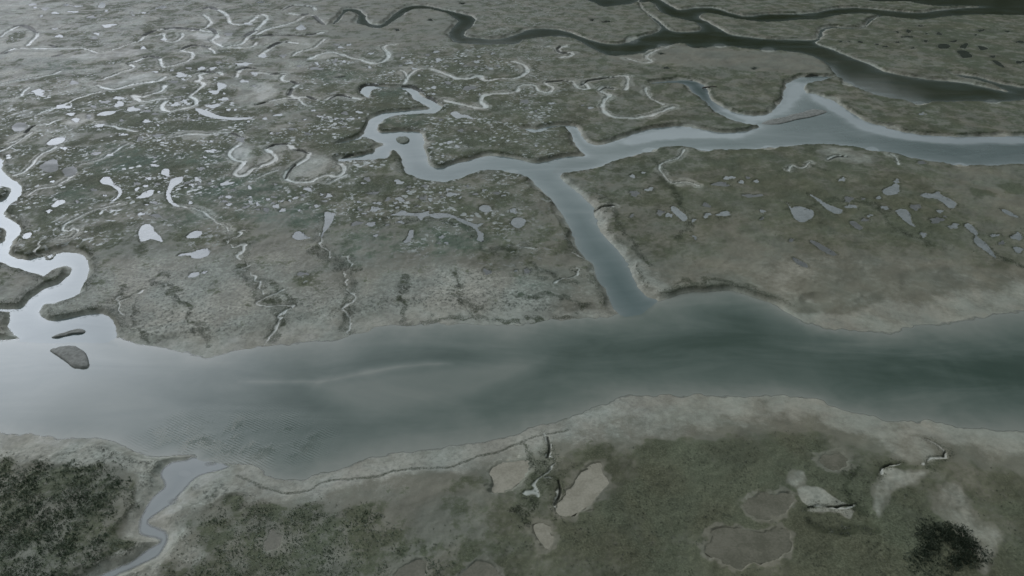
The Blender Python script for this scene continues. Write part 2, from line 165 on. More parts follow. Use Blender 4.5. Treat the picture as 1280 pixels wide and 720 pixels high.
# ------------------------------------------------------------ pools with a shape of their own: (label, kind of bed, outline)
POOLS = [
 ('pale tadpole shaped pool whose thin curved tail bends down and back left','silt',[(125,226),(130,221),(138,222),(142,229),(150,235),(152.5,240),(150,245),(144,250),(139,251),(145,247),(148.5,241),(145,236),(137,231),(129,230)]),
 ('pale pool with a straight tapering tail that points down left, among small round pools','silt',[(192,238),(186,238),(178,242),(172,246),(160,252),(150,256),(168,248.5),(180,248),(190,244)]),
 ('small comma shaped pool just above the long curved pool','silt',[(202,215),(206,211),(212,213),(211,218),(214.5,223.5),(208,220),(203,218)]),
 ('long pale curved pool like a bent finger, thick at its top end','silt',[(214,225),(222,222.5),(229,222),(227,228),(219,233),(214,239),(214,248),(218,254),(222.5,259),(215,256),(209,250),(208,242),(211,233)]),
 ('large ragged lilac pool with a tail at its lower right, on the grey flats','silt',[(174,297),(174,290),(178,283),(185,281),(191,284),(193,290),(199,295),(203.5,303),(197,302),(190,300),(183,302),(177,303)]),
 ('leaf shaped pale pool right of the large ragged lilac pool','silt',[(233,297),(237,292),(243,289),(251,289.5),(252,293),(246,297),(239,298)]),
 ('oblong lilac pool with a pointed left end, by the dark thicketed meander','silt',[(222,320),(227,316.5),(240,315),(251,311),(261,311),(261,318),(252,322),(243,323),(236,319)]),
 ('small rounded triangular pool below the oblong lilac pool','silt',[(235,346),(239,341),(246,339.5),(250,340.5),(246,345)]),
 ('bright blocky white pool between the loop of the far left creek and the marsh','silt',[(64,257),(68,254),(71,250.5),(81,250),(81,253.5),(74,256.5),(69,259)]),
 ('bright square pool just above the far left creek bend','silt',[(29,299),(31,293.5),(39,291),(38.5,296),(35,299)]),
 ('grey murky pool with a wavy edge, near the left edge above the far left creek','mud',[(49,208),(55,203),(63,199),(71,199.5),(72,206),(71,213),(62,215),(56,213)]),
 ('grey ragged pool with a rill at its lower end, beside the murky pool','mud',[(78,212),(84,209),(93,208),(96,213),(92,219),(84,221),(80,218)]),
 ('bright bent white pool with a knob on its upper right, in dark upper left marsh','silt',[(271,104),(274,102.3),(283,105.5),(281,109),(275,112),(273,116),(267,117),(260,113.5),(266,112.5),(271.5,112),(272,108)]),
 ('long crescent pool, bright white, sweeping down to the right of the thin meander','silt',[(244,136),(255,137),(267,142),(280,146),(297,147),(317,146.5),(310,149),(297,150),(285,149.6),(267,147.6),(254,144)]),
 ('oval ring shaped pool with a paler rim at the left of the marsh','silt',[(58,180),(64,174),(72,171.5),(81,172),(80,176),(73,179.5),(66,181)]),
 ('grey oval pool with a dark core, left of the ring shaped pool','mud',[(15,160),(17,156),(25,153.5),(33,155),(33,160),(26,164),(18,164)]),
 ('narrow bright pool shaped like a canoe, in the upper left marsh','silt',[(121,143.5),(127,140),(136,138.8),(145,138.8),(141,142),(131,144)]),
 ('bell shaped lilac pool with dark reeds round its left side','silt',[(365,296),(369,290),(374,288.5),(379,290.5),(383,295),(388,296.5),(380,298),(373,299)]),
 ('upright tadpole pool whose tail feeds a thin meander below','silt',[(406,265),(412,264.5),(418,266.5),(417,273),(412,281),(405,291),(401,296),(404,286),(406,276)]),
 ('wide grey pool shaped like a bird, upper middle of the marsh','silt',[(563.5,142.5),(566,139.5),(571,139.5),(576,142.5),(584,143.5),(592,148.5),(586,147.5),(579,146.5),(572,148)]),
 ('pale branching pool with ragged arms, shaped like a bent hook','silt',[(488,269),(497,267),(503,263.5),(510,266),(518,267),(528,266.5),(537,263.5),(536,267.5),(546,267),(556,267),(564,269),(577,274),(588,279),(595,281),(604,280),(597,285),(601,291),(604,293),(603,301),(597,301),(597,292),(590,284),(578,279),(566,273),(552,272.5),(545,274),(538,271),(530,272),(526,276),(521,271),(510,270),(497,270)]),
 ('slanted oval pool beside the left end of the branching hook shaped pool','silt',[(504,302.5),(509,298),(511,290),(516,287.5),(517,293),(514,300),(509,304)]),
 ('rounded lilac pool standing alone above the straight creek mouth','silt',[(599,261),(602,257.5),(608,257),(614,260),(612,264.5),(607,266),(602,264.5)]),
 ('pale rounded pool close to the left bank of the straight creek','silt',[(639,277),(643,272.5),(651,272),(657,276),(653,283),(646,285),(640,281)]),
 ('slanted oblong pool like a slipper, right of the straight creek','silt',[(839,259),(842,257.5),(849,262),(859,271),(858,275),(853,276),(845,268),(839,263)]),
 ('pale blue fan shaped pool with a narrow neck, on the marsh at right','silt',[(984,253),(989,260),(994,257.5),(1004,259),(1016,263.5),(1016,270.5),(1007,276.5),(999,277),(993,272),(989,264)]),
 ('tadpole pool with a long straight tail, just right of the fan shaped pool','silt',[(1010,241.5),(1020,246),(1030,252.5),(1040,257),(1053,262),(1051,266),(1043,266),(1032,259.5),(1022,250)]),
 ('bright pool shaped like a heeled boot on the right marsh','silt',[(1103,239.5),(1106,235.5),(1114,233),(1118,229.5),(1123,230),(1124,240),(1115,244),(1106,242.5)]),
 ('teardrop pool pointing down right, below the boot shaped pool','silt',[(1120.5,263),(1128,261.8),(1135,264.5),(1138.5,272),(1139,278),(1144,284),(1137,281.5),(1128,274),(1121,267)]),
 ('long bent lilac pool with a wide lower right end, on the right marsh','silt',[(1151,244),(1157,241),(1165,242),(1173,239),(1177,243.5),(1185,247),(1196,254),(1193,259),(1186,259.5),(1178,252),(1169,247.5),(1160,247.5)]),
 ('hourglass shaped pale pool slanting down to the right edge of the marsh','silt',[(1205,281),(1210,279),(1215,281.5),(1222,290),(1221.5,295),(1227,299.5),(1237,309),(1246,323.5),(1233,314),(1220,305),(1217.5,299.5),(1219,294.5),(1210,287)]),
 ('thin slanted pool with a dark rim by the right edge','silt',[(1251,261),(1261,263.5),(1273,271.5),(1264,270),(1255,265.5)]),
 ('slim slanted pool with a dark rim on the right marsh, below the tadpole pool','mud',[(1062,276.5),(1067,276),(1074,280),(1079,284.5),(1075,287),(1068,283.5)]),
 ('long slim muddy pool with jagged dark edges on the right marsh','mud',[(1012,301),(1020,302),(1033,309),(1046,317),(1044,319.5),(1034,317),(1022,309)]),
 ('slim faint muddy pool at the lower left of the jagged one on the right marsh','mud',[(990,322),(996,323),(1008,330),(1011,334),(1003,333),(995,328)]),
 ('rounded beige pan below the river, left of the dark cracked gully','pan',[(613,598),(614,589),(622,579),(634,573.5),(650,571.5),(661,575),(663,585),(658,593),(646,601),(634,610),(621,613),(614,608)]),
 ('large slanted beige pan with a ragged right edge beside the dark cracked gully','pan',[(697,638),(700,626),(711,608),(722,595),(733,584),(742,580),(751,579.5),(755,587),(756,596),(760,607),(750,616),(736,629),(718,640),(704,645)]),
 ('small wedge shaped beige pan below the large slanted pan','pan',[(669,658),(677,656),(686,657),(689,668),(690,677),(685,687),(678,678),(672,668)]),
 ('wide dark taupe pan with pale shell grit on its left rim, near the bottom edge','taupe',[(880,685),(886,673),(893,664),(905,661),(922,661.5),(940,664),(952,666),(966,661),(980,660),(991,669),(986,687),(968,697),(945,703),(928,710),(908,703),(892,695)]),
 ('dark taupe oval pan above the wide taupe pan','taupe',[(929,632),(934,621),(946,617),(962,616),(986,618),(991,626),(984,639),(970,647),(952,650),(940,644)]),
 ('round taupe pan with a pale lower rim, right of centre on the near marsh','taupe',[(1026,574),(1034,567),(1045,564),(1056,567),(1062,575),(1057,585),(1044,589),(1031,584)]),
 ('arched grey pan with a pale rim cut by the bottom edge','taupe',[(574,730),(578,716),(585,708),(597,704.5),(611,707.5),(621,718),(626,732)]),
 ('brownish shallow pan between the two thickets at the bottom edge','taupe',[(494,716),(508,706),(527,701),(530,712),(522,730),(497,730)]),
 ('small smooth grey pond ringed by brown scrub in the middle of the near thicket','taupe',[(329,683),(331,676),(337,669),(339,660),(343,660),(344,666),(352,669),(355,676),(350,685),(341,689),(333,688)]),
 ('dark lens shaped pool, largest of those on the far right marsh','dark',[(1196,63),(1207,63),(1214,68),(1215,71.5),(1203,72),(1199,67)]),
 ('dark flat topped oval pool on the far right marsh','dark',[(1172,58),(1176,55),(1184,55),(1188,58),(1184,60.5),(1175,60.5)]),
 ('dark kite shaped pool right of the flat topped oval one on the far marsh','dark',[(1199,58.5),(1205,55),(1210,54),(1209,58.5),(1206,60.5)]),
 ('dark slanted pool above the far dark side channel at right','dark',[(1240,76),(1248,77),(1254,82),(1256,85),(1247,82)]),
 ('dark wedge pool pointing right on the far right marsh','dark',[(1223,57),(1229,58),(1236,60.5),(1227,62.5),(1224,61)]),
 ('bright white wedge pool near the top left corner','silt',[(122.5,9),(125,4),(128,2.5),(131,4),(131,8.5),(127,9.5)]),
 ('bright white domed pool on the far marsh left of the dark channel bend','silt',[(369,36),(374,32),(376,30),(379,32),(382,36),(376,37.5)]),
]
SPECKS = {  # unshaped little pools: cx, cy, width, height
 'small pale pools speckling the far upper left marsh': [(56,11,9,5),(133,13.5,5,3),(52,20,5,3),(69,16.5,12,2.5),(92,15,16,2),(114,21,12,4),(136,32,18,5),(118,47,10,4),(121,42,8,3),(74,45,10,4),(68,36,9,3),(179,60,8,3.5),(286,43,14,4),
  (310,29,11,3),(192,12.5,4,2.4),(187,15.5,4,2),(180,16,6,2),(166,18,3,6),(205,48,8,3),(326,2,9,4),(354,70,10,4),(329,70,12,5),(421,56,8,3),(426,59,7,3),(436,56,6,3),(419,76,7,5),(396,79,5,4),(395,85,18,4),(464,67,7,3),(462,84,4,3),(374,82,7,2.4),(430,77,5,3)],
 'small bright pools in the dark upper left marsh': [(236,85,7,4),(252,85,11,5),(266,85,9,4),(215,88,7,2.4),(195,90,7,2.4),(274,78,8,3),(304,80,22,4),(226,93.5,17,6),(217,102,15,3),(305,101,12,4),(222,121,9,3),(221,129,15,6),(231,126,8,5),(236,149,6,5),
  (242,150,5,3),(250,148,6,3),(286,137,7,3),(294,137,4,2.4),(182,138,14,4),(166,136,16,7),(197,169,16,4),(183,151,11,4),(197,156,4,3),(194,142,8,3),(266,132,17,6),(175,173,10,5),(311,152,6,2.4),(229,99,6,3),(229,109,6,2.4),(280,123,14,4),(301,175,15,5),(264,177,4,3),(318,92,9,5),(317,107,7,2.4),
  (89,143,12,4),(111,146,8,6),(95,150,10,6),(148,122,12,5),(132,127,14,4),(149,130,14,7),(117,133,9,4),(79,133,20,6),(124,156,12,5),(152,150,6,3),(48,115,18,8),(92,103,12,5),(80,185,8,4),(137,193,10,3),(120,191,14,4),(280,116,5,2),(318,90,8,3),(155,168,12,3)],
 'small pale pools clustered below the dark upper left marsh': [(61,264,8,5),(96.5,252,5,3),(131,244,5,2.4),(117,237,8,4),(66,227,6,3),(63,221,5,2),(66,245,4,2),(193,207,11,4),(194,197,6,2.4),(193,202,5,2),(186,223,9,3),(171,229,10,4),(182,232,7,4),(197,230,8,4),(171,236,6,5),
  (199,240,5,2.4),(193,254,10,4),(183,256,5,2.4),(234,229,9,4),(247,225,10,6),(241,231.5,9,4),(249,230,6,5),(232,235,5,2),(252,211,9,5),(264,189,16,4),(256,197,4,4),(262,229,5,4),(283,229,17,6),(292,237,8,3),(312,234,5,5),(285,246,12,4),(281,252,8,4),(286,256,8,4),(276,246,6,4),
  (313,246,5,4),(313,252,6,4),(307,259,8,5),(177,268,13,4),(195,270,16,4),(238,254,5,4),(207,223,5,2),(270,234,5,3),(61,317,6,4)],
 'small pale pools scattered below the narrow grey meander': [(344,230,6,3),(385,236,9,6),(409,244,11,7),(406,251,10,2.4),(402,243,5,3),(332,262,12,6),(352,262,9,6),(345,258,9,6),(341,254,8,3),(335,249,6,3),(342,246,8,3),(352,251,6,3),(369,247,8,4),(379,244,7,4),(322,255,6,5),(322,262,7,3),(396,257,7,4),(374,262,4,3),(387,259,5,3),
  (362,250,4,3),(378,341,14,5),(256,340,7,4),(373,291,3,2)],
 'small pale pools spread across the marsh below the S bends': [(459,224,10,6),(454,229,6,2),(466,241,16,4),(469,261,14,6),(472,254,14,3),(450,262,6,4),(456,267,7,3),(446,279,16,6),(463,280,16,5),(499,228,12,6),(531,233,8,5),(560,237.5,6,3.4),(585,233,4,3),(564,244,19,4.5),(550,241,6,2),(553,247,4,2.4),(575,248,4,3),(485,249,8,5),(500,249,13,6),
  (495,254,5,3),(530,248,10,7),(538,250,5,5),(511,234,6,3),(510,239,4,3),(501,278,7,5),(521,258,5,3),(552,297,10,4),(549,304,5,3),(558,304,5,3),(629,245,5,3),(594,243,9,3),(605,238,5,3),(621,242,11,3),(448,252,5,3),(497,260,6,3),(484,281,5,3),(601,300,7,4),(609,340,11,8),(470,294,6,5)],
 'small pale pools dotted over the marsh right of the S bends': [(545,65,8,3),(534,69,7,3),(548,75,9,5),(558,82,5,3),(503,72,5,2.2),(511,78.5,13,2.4),(501,82,6,2),(577,79,6,2.4),(582,82,6,2),(596,77,7,3),(599,71,6,2.4),(595,83,6,2),(611,85,11,4),(622,82,6,3.4),(616,67,6,3),(570,76,5,2),(560,103,9,4),(542,109,7,4),(586,110,16,7),(524,94,4,2.4),(518,86,10,2),
  (656,127,12,5),(689,129,8,3),(576,163,7,4),(562,178,10,4),(571,183,7,4),(551,149,6,3),(595,164,4,2.2),(670,139,4,3),(670,182,4,3),(553,195,5,2),(658,135,4,2),(738,134,7,4),(728,131,5,2),(600,118,4,2),(542,117,5,2.4),(603,86,4,2)],
 'small bright pools left of the S bends': [(348,143,14,3),(365,161,13,3),(331,148,6,3),(399,145,6,3),(407,147,5,2.4),(420,148,7,2.4),(431,141,11,4),(449,140,9,3.4),(439,148,12,3),(430,158,8,2.4),(340,167,7,3.4),(347,167,5,2.4),(392,138,5,2),(381,149,5,2),(427,151,5,2.4),(449,147,4,2),(385,167,9,4),(362,154,4,2)],
 'small pale pools on the marsh right of the straight creek': [(812,237,10,6),(793,242,14,7),(790,220,9,4),(826,266,11,8),(836,269,8,6),(867,275,6,5),(790,270,5,5),(868,296,5,7),(901,230,20,7),(911,222,14,5),(927,227,8,4),(935,222,6,3),(945,226,8,4),(940,244,26,5),(905,267,18,7),(884,269,10,7),(883,256,11,6),(953,264,7,5),(953,273,4,4),(804,216,8,2.4),(642,264,12,6),(659,338,10,7),(645,338,4,3)],
 'small pale pools on the far right marsh below the wide channel': [(1170,276,18,9),(1192,283,15,7),(1175,264,11,4),(1181,271,5,2.4),(1243,295,11,5),(1252,304,8,5),(1154,294,10,6),(1121,226,7,6),(1061,249,11,9),(1064,258,17,5),(1079,248,7,3),(1098,247,8,4),(1106,260,10,6),(1082,274,9,6),(1087,270,7,4),(1152,203,13,4),(1273,312,14,8),(1271,296,14,11),(1144,259,14,9),(1053,224,10,5),(989,300,8,4),(1155,142,7,4),(1151,143,5,2)],
 'small dark pools on the far right marsh': [(1193,51.5,9,3),(1157,51,7,3.4),(1174,42,8,4),(1136,39,7,5),(1134,46,17,3),(1226,38,10,3),(1241,71,9,3),(1260,39,8,2.4),(1275,52,10,3.4),(1276,78,14,4),(1141,60,6,2),(1122,40,5,3),(1122,53,6,2.4),(1150,32,8,2),(1158,42,6,2),(1060,52,7,2.4),(1075,52,8,3),(1096,55,6,3),(1107,58,7,2.4),(1220,43,4,2.4),(1051,52,6,2),
  (827,67,8,2.6),(833,85,8,3),(943,85,8,3.4),(41,5,14,3),(44,9,6,2.4),(85,6,11,3.6),(97,7.4,12,3),(202,9,16,4),(496,37,8,3),(538,25,7,3),(578,4,7,3),(758,27,12,3),(740,25,6,2.6)],
}
ISLANDS = [
 ('mud_island','small triangular mud island with a dark cut edge in the silver creek mouth',.55,[(62,437.5),(72,434),(88,432),(98,434.5),(107,441),(111,452),(110.5,459),(100,460.5),(91,459),(82,452),(72,445)]),
 ('mud_island','thin sliver of a mud island lying just above the triangular island',.35,[(64,421.5),(73,418),(87,414),(98,411),(106,412.5),(105,416),(92,417),(80,420),(70,422)]),
 ('mud_island','little oval grassy islet in the S bend of the winding creek',.5,[(495,173),(500,171),(508,171),(512,174),(510,178),(503,179.5),(497,177)]),
 ('sandbar','slim pale sandbar pointing left where the blue grey channel forks',.35,[(952,154),(964,149),(978,147),(990,143),(1003,140.5),(1015,136.5),(1028,137),(1034,139.5),(1026,143),(1012,146.5),(998,149),(980,153.5),(966,155.5)]),
]
THICKETS = [
 [(-220,560),(0,569),(25,577),(47,576),(80,575),(120,580),(145,585),(172,592),(171,607),(162,635),(155,652),(160,670),(162,685),(140,693),(115,703),(108,735),(60,800),(-220,790)],
 [(255,637),(262,630),(275,624),(295,617),(320,624),(350,623),(382,630),(432,632),(475,629),(486,640),(478,652),(498,668),(512,688),(498,706),(484,735),(440,760),(220,750),(200,735),(203,706),(220,702),(245,701),(262,690),(240,680),(232,674),(236,660)],
 [(523,730),(532,708),(548,699),(566,703),(568,712),(560,735)],
]
BUSH_RING = (1181,688,44,33)
ALGAE = [(150,205,70,22,.7),(95,250,50,18,.5),(290,240,80,26,.75),(380,272,45,18,.7),(240,275,60,16,.5),(560,305,70,30,.5),(470,310,60,30,.45),(330,270,40,14,.7),(60,85,40,10,.5),(490,115,28,8,.5),(505,152,28,8,.5),(650,360,60,20,.4),(420,95,40,10,.4),(250,200,60,12,.5)]
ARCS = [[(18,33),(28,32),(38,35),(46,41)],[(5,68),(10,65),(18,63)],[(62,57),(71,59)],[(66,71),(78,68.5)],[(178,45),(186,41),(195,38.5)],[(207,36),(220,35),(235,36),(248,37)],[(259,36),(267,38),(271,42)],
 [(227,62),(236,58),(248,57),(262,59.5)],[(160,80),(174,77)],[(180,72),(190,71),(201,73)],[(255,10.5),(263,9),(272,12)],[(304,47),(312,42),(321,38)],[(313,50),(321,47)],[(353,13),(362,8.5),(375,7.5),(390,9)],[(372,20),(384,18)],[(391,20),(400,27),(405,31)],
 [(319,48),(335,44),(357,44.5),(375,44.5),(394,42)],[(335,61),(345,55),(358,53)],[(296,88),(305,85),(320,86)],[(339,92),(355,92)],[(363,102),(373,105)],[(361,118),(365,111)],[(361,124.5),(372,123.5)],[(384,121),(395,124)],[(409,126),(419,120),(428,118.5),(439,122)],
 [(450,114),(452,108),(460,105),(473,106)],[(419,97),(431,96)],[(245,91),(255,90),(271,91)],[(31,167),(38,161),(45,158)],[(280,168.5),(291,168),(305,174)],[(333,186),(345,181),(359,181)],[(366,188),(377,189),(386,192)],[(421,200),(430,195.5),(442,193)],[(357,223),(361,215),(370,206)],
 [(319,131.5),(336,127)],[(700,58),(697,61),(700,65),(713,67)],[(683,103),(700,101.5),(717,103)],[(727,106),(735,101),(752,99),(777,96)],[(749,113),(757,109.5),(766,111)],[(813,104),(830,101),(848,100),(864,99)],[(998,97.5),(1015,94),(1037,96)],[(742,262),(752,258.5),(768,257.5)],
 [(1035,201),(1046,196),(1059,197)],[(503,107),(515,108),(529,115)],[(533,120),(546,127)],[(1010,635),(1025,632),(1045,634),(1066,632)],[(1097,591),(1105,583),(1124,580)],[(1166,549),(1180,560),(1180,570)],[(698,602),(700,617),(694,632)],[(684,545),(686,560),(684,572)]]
LABELS_SPECK = {g: g.replace('small pale pools', 'small pale pool among those', 1).replace('small bright pools', 'small bright pool among those', 1).replace('small dark pools', 'small dark pool among those', 1) for g in SPECKS}
# sky brightness (times ten), measured from the reflections in the water
GLOW1 = (.22, 42.0); GLOW2 = (.60, 15.0); BAND = (.42, .13, 9.5); SKY_BASE = 2.8; SKY_TINT = (.89, 1.0, 1.03)
SUN_E = .7; EXPOSURE = 0.16

def tag(o, label=None, cat=None, group=None, kind=None):
    for k, v in (('label', label), ('category', cat), ('group', group), ('kind', kind)):
        if v: o[k] = v
    return o

def link_mesh(name, verts, faces, mat=None, smooth=False, nper=None):
    """verts (n,3) array; faces (m,k) array of one size, or a list of lists."""
    me = bpy.data.meshes.new(name)
    verts = np.asarray(verts, np.float32)
    if isinstance(faces, np.ndarray):
        k = faces.shape[1]
        me.vertices.add(len(verts)); me.vertices.foreach_set('co', verts.ravel())
        me.loops.add(faces.size); me.loops.foreach_set('vertex_index', faces.astype(np.int32).ravel())
        me.polygons.add(len(faces))
        me.polygons.foreach_set('loop_start', np.arange(0, faces.size, k, dtype=np.int32))
        if smooth: me.polygons.foreach_set('use_smooth', np.ones(len(faces), bool))
        me.update(calc_edges=True); me.validate()
    else:
        me.from_pydata([tuple(map(float, v)) for v in verts], [], faces); me.update()
        if smooth: me.polygons.foreach_set('use_smooth', np.ones(len(me.polygons), bool))
    if mat: me.materials.append(mat)
    o = bpy.data.objects.new(name, me); col.objects.link(o)
    return o

def attr_color(o, name, rgba):
    a = o.data.attributes.new(name, 'FLOAT_COLOR', 'POINT'); a.data.foreach_set('color', np.asarray(rgba, np.float32).ravel())
def attr_float(o, name, v):
    a = o.data.attributes.new(name, 'FLOAT', 'POINT'); a.data.foreach_set('value', np.asarray(v, np.float32).ravel())

# ---------------------------------------------------------------- noise
def vnoise(x, y, seed):
    xi = np.floor(x); yi = np.floor(y); fx = x - xi; fy = y - yi
    xi = xi.astype(np.int64); yi = yi.astype(np.int64)
    fx = fx * fx * fx * (fx * (fx * 6 - 15) + 10); fy = fy * fy * fy * (fy * (fy * 6 - 15) + 10)
    def h(a, b):
        n = (a * 374761393 + b * 668265263 + seed * 1442695041) & 0xffffffff
        n = ((n ^ (n >> 13)) * 1274126177) & 0xffffffff
        n = ((n ^ (n >> 16)) * 2246822519) & 0xffffffff
        return ((n ^ (n >> 15)) & 0xffff) / 65535.0
    a = h(xi, yi); b = h(xi + 1, yi); c = h(xi, yi + 1); d = h(xi + 1, yi + 1)
    return (a + (b - a) * fx) * (1 - fy) + (c + (d - c) * fx) * fy
def fbm(x, y, scale, octaves=3, seed=1):
    """about -1..1, feature size SCALE metres"""
    out = 0.0; amp = 1.0; tot = 0.0
    for k in range(octaves):
        c, s = math.cos(0.7 * k + seed), math.sin(0.7 * k + seed)
        f = 2.03 ** k / scale
        out = out + amp * (vnoise((x * c - y * s) * f + 17.3 * k, (x * s + y * c) * f - 9.1 * k, seed + k) * 2 - 1)
        tot += amp; amp *= 0.5
    return out / tot * 1.6
def sstep(a, b, x):
    t = np.clip((x - a) / (b - a), 0, 1); return t * t * (3 - 2 * t)

def smooth_closed(P, n=4):
    P = np.asarray(P, float); m = len(P); out = []
    for i in range(m):
        p0, p1, p2, p3 = P[i - 1], P[i], P[(i + 1) % m], P[(i + 2) % m]
        k = n if np.hypot(*(p2 - p1)) < 200 else 1
        for t in np.arange(k) / k:
            out.append(0.5 * (2 * p1 + (p2 - p0) * t + (2 * p0 - 5 * p1 + 4 * p2 - p3) * t * t + (3 * p1 - p0 - 3 * p2 + p3) * t ** 3))
    return np.array(out)
def smooth_open(P, n=5):
    P = np.asarray(P, float); Q = np.vstack([2 * P[0] - P[1], P, 2 * P[-1] - P[-2]]); out = []
    for i in range(1, len(Q) - 2):
        p0, p1, p2, p3 = Q[i - 1], Q[i], Q[i + 1], Q[i + 2]
        for t in np.arange(n) / n:
            out.append(0.5 * (2 * p1 + (p2 - p0) * t + (2 * p0 - 5 * p1 + 4 * p2 - p3) * t * t + (3 * p1 - p0 - 3 * p2 + p3) * t ** 3))
    out.append(P[-1])
    return np.array(out)
def poly_sdf(P, X, Y):
    """signed distance to a closed outline, negative inside"""
    d2 = np.full(X.shape, 1e18); ins = np.zeros(X.shape, bool)
    for i in range(len(P)):
        ax, ay = P[i - 1]; bx, by = P[i]
        ex, ey = bx - ax, by - ay; L = ex * ex + ey * ey
        if L < 1e-12: continue
        wx = X - ax; wy = Y - ay
        t = np.clip((wx * ex + wy * ey) / L, 0, 1)
        d2 = np.minimum(d2, (wx - ex * t) ** 2 + (wy - ey * t) ** 2)
        if ay != by:
            c = (ay > Y) != (by > Y)
            ins ^= c & (X < ex * (Y - ay) / ey + ax)
    d = np.sqrt(d2)
    return np.where(ins, -d, d)
def line_dist(P, X, Y):
    d2 = np.full(X.shape, 1e18)
    for i in range(1, len(P)):
        ax, ay = P[i - 1]; bx, by = P[i]
        ex, ey = bx - ax, by - ay; L = ex * ex + ey * ey + 1e-12
        wx = X - ax; wy = Y - ay
        t = np.clip((wx * ex + wy * ey) / L, 0, 1)
        d2 = np.minimum(d2, (wx - ex * t) ** 2 + (wy - ey * t) ** 2)
    return np.sqrt(d2)

# ---------------------------------------------------------------- the ground as one sheet, finer where the camera is near
fine_x = np.arange(-40, 1321, 1.25)
grow = np.cumsum(1.25 * 1.13 ** np.arange(1, 62))
PXC = np.concatenate([fine_x[0] - grow[::-1], fine_x, fine_x[-1] + grow])
fine_y = np.arange(744, -16.1, -0.8)
Ytop = at(640, fine_y[-1], 0.4)[1]; Ybot = at(640, fine_y[0], 0.4)[1]
far_rows = Ytop + np.cumsum(2.6 * 1.16 ** np.arange(1, 44))
near_rows = (Ybot - np.cumsum(0.15 * 1.14 ** np.arange(1, 44)))[::-1]
YR = np.concatenate([near_rows, at(640, fine_y, 0.4)[1], far_rows])
dep = np.maximum(YR * cp + (CAMZ - 0.4) * sp, Ybot * cp * 0.7 + CAMZ * sp)
NR, NC = len(YR), len(PXC)
X = (PXC[None, :] - 640.0) / FOC * dep[:, None]
Y = np.repeat(YR[:, None], NC, 1)
PYR = 360 - FOC * ((YR * sp - (CAMZ - 0.4) * cp) / dep)          # photograph row of each ground row
PYR[:len(near_rows)] = np.linspace(2200, 746, len(near_rows))
rowgap = np.gradient(YR)
pxm = dep / FOC                                                   # metres per photograph pixel, row by row

def window(px0, px1, py0, py1):
    c0, c1 = np.searchsorted(PXC, [px0, px1]); r = np.where((PYR >= py0) & (PYR <= py1))[0]
    if len(r) < 2: return None
    return slice(max(r[0] - 2, 0), min(r[-1] + 3, NR)), slice(max(c0 - 2, 0), min(c1 + 2, NC))

NZ = 1.05
base = NZ + 0.22 * fbm(X, Y, 38, 3, 3) + 0.10 * fbm(X, Y, 9, 3, 5)
base = np.maximum(base, 0.45)
# general cover, interpolated between survey points
veg = np.zeros_like(X); pale = np.zeros_like(X); wsum = np.zeros_like(X)
PXg = np.repeat(PXC[None, :], NR, 0); PYg = np.repeat(PYR[:, None], NC, 1)
wob = 14 * fbm(X, Y, 30, 3, 21)
for (px, py, v, p) in COVER:
    s = 0.55 + py / 800
    w = 1.0 / (((PXg - px + wob) / s) ** 2 + ((PYg - py + wob * .5) * 1.7 / s) ** 2 + 260) ** 1.6
    veg += w * v; pale += w * p; wsum += w
veg /= wsum; pale /= wsum; del wsum
bank_shade = np.zeros_like(X); wet = np.zeros_like(X); rill = np.zeros_like(X); edge = np.zeros_like(X)

# the ground is lumpy where it is overgrown, smooth on bare mud
rough = 0.35 + 0.65 * sstep(.1, .5, veg)
base += rough * (0.10 * fbm(X, Y, 2.6, 2, 31) + 0.05 * fbm(X, Y, 0.9, 2, 33))
base += sstep(.25, .05, veg) * sstep(.45, .7, pale) * 0.17 * fbm(X, Y, 1.5, 3, 35)

for (v, p, wt, fe, pts) in PATCHES:
    P = np.array(pts); w = window(P[:, 0].min() - 40, P[:, 0].max() + 40, P[:, 1].min() - 25, P[:, 1].max() + 25)
    if w is None: continue
    Q = smooth_closed(np.stack(at_far(P[:, 0], P[:, 1], 1.0), 1), 3)
    m = pxm[w[0]][:, None]
    d = poly_sdf(Q, X[w], Y[w]) / m + fbm(X[w], Y[w], 3.0, 3, 41) * fe * 1.1
    k = sstep(fe * 1.7, -fe * 1.7, d + fe * .9 * fbm(X[w], Y[w], 9.0, 3, 43))
    veg[w] += (v - veg[w]) * k; pale[w] += (p - pale[w]) * k; wet[w] += (wt - wet[w]) * k

algae = np.zeros_like(X)
for (ax, ay, aw, ah, am) in ALGAE:
    algae = np.maximum(algae, am * sstep(1.25, .35, np.sqrt(((PXg - ax) / aw) ** 2 + ((PYg - ay) / ah) ** 2) + .25 * fbm(X, Y, 14, 3, 195)))
for T in THICKETS:
    P = np.array(T, float); w = window(P[:, 0].min() - 20, P[:, 0].max() + 20, P[:, 1].min() - 20, P[:, 1].max() + 20)
    Q = smooth_closed(np.stack(at(P[:, 0], P[:, 1], 1.0), 1), 3)
    k = .85 * sstep(.8, -1.5, poly_sdf(Q, X[w], Y[w]) + 1.2 * fbm(X[w], Y[w], 3.5, 2, 101)); veg[w] += (.62 - veg[w]) * k; pale[w] *= 1 - .8 * k; wet[w] *= 1 - k
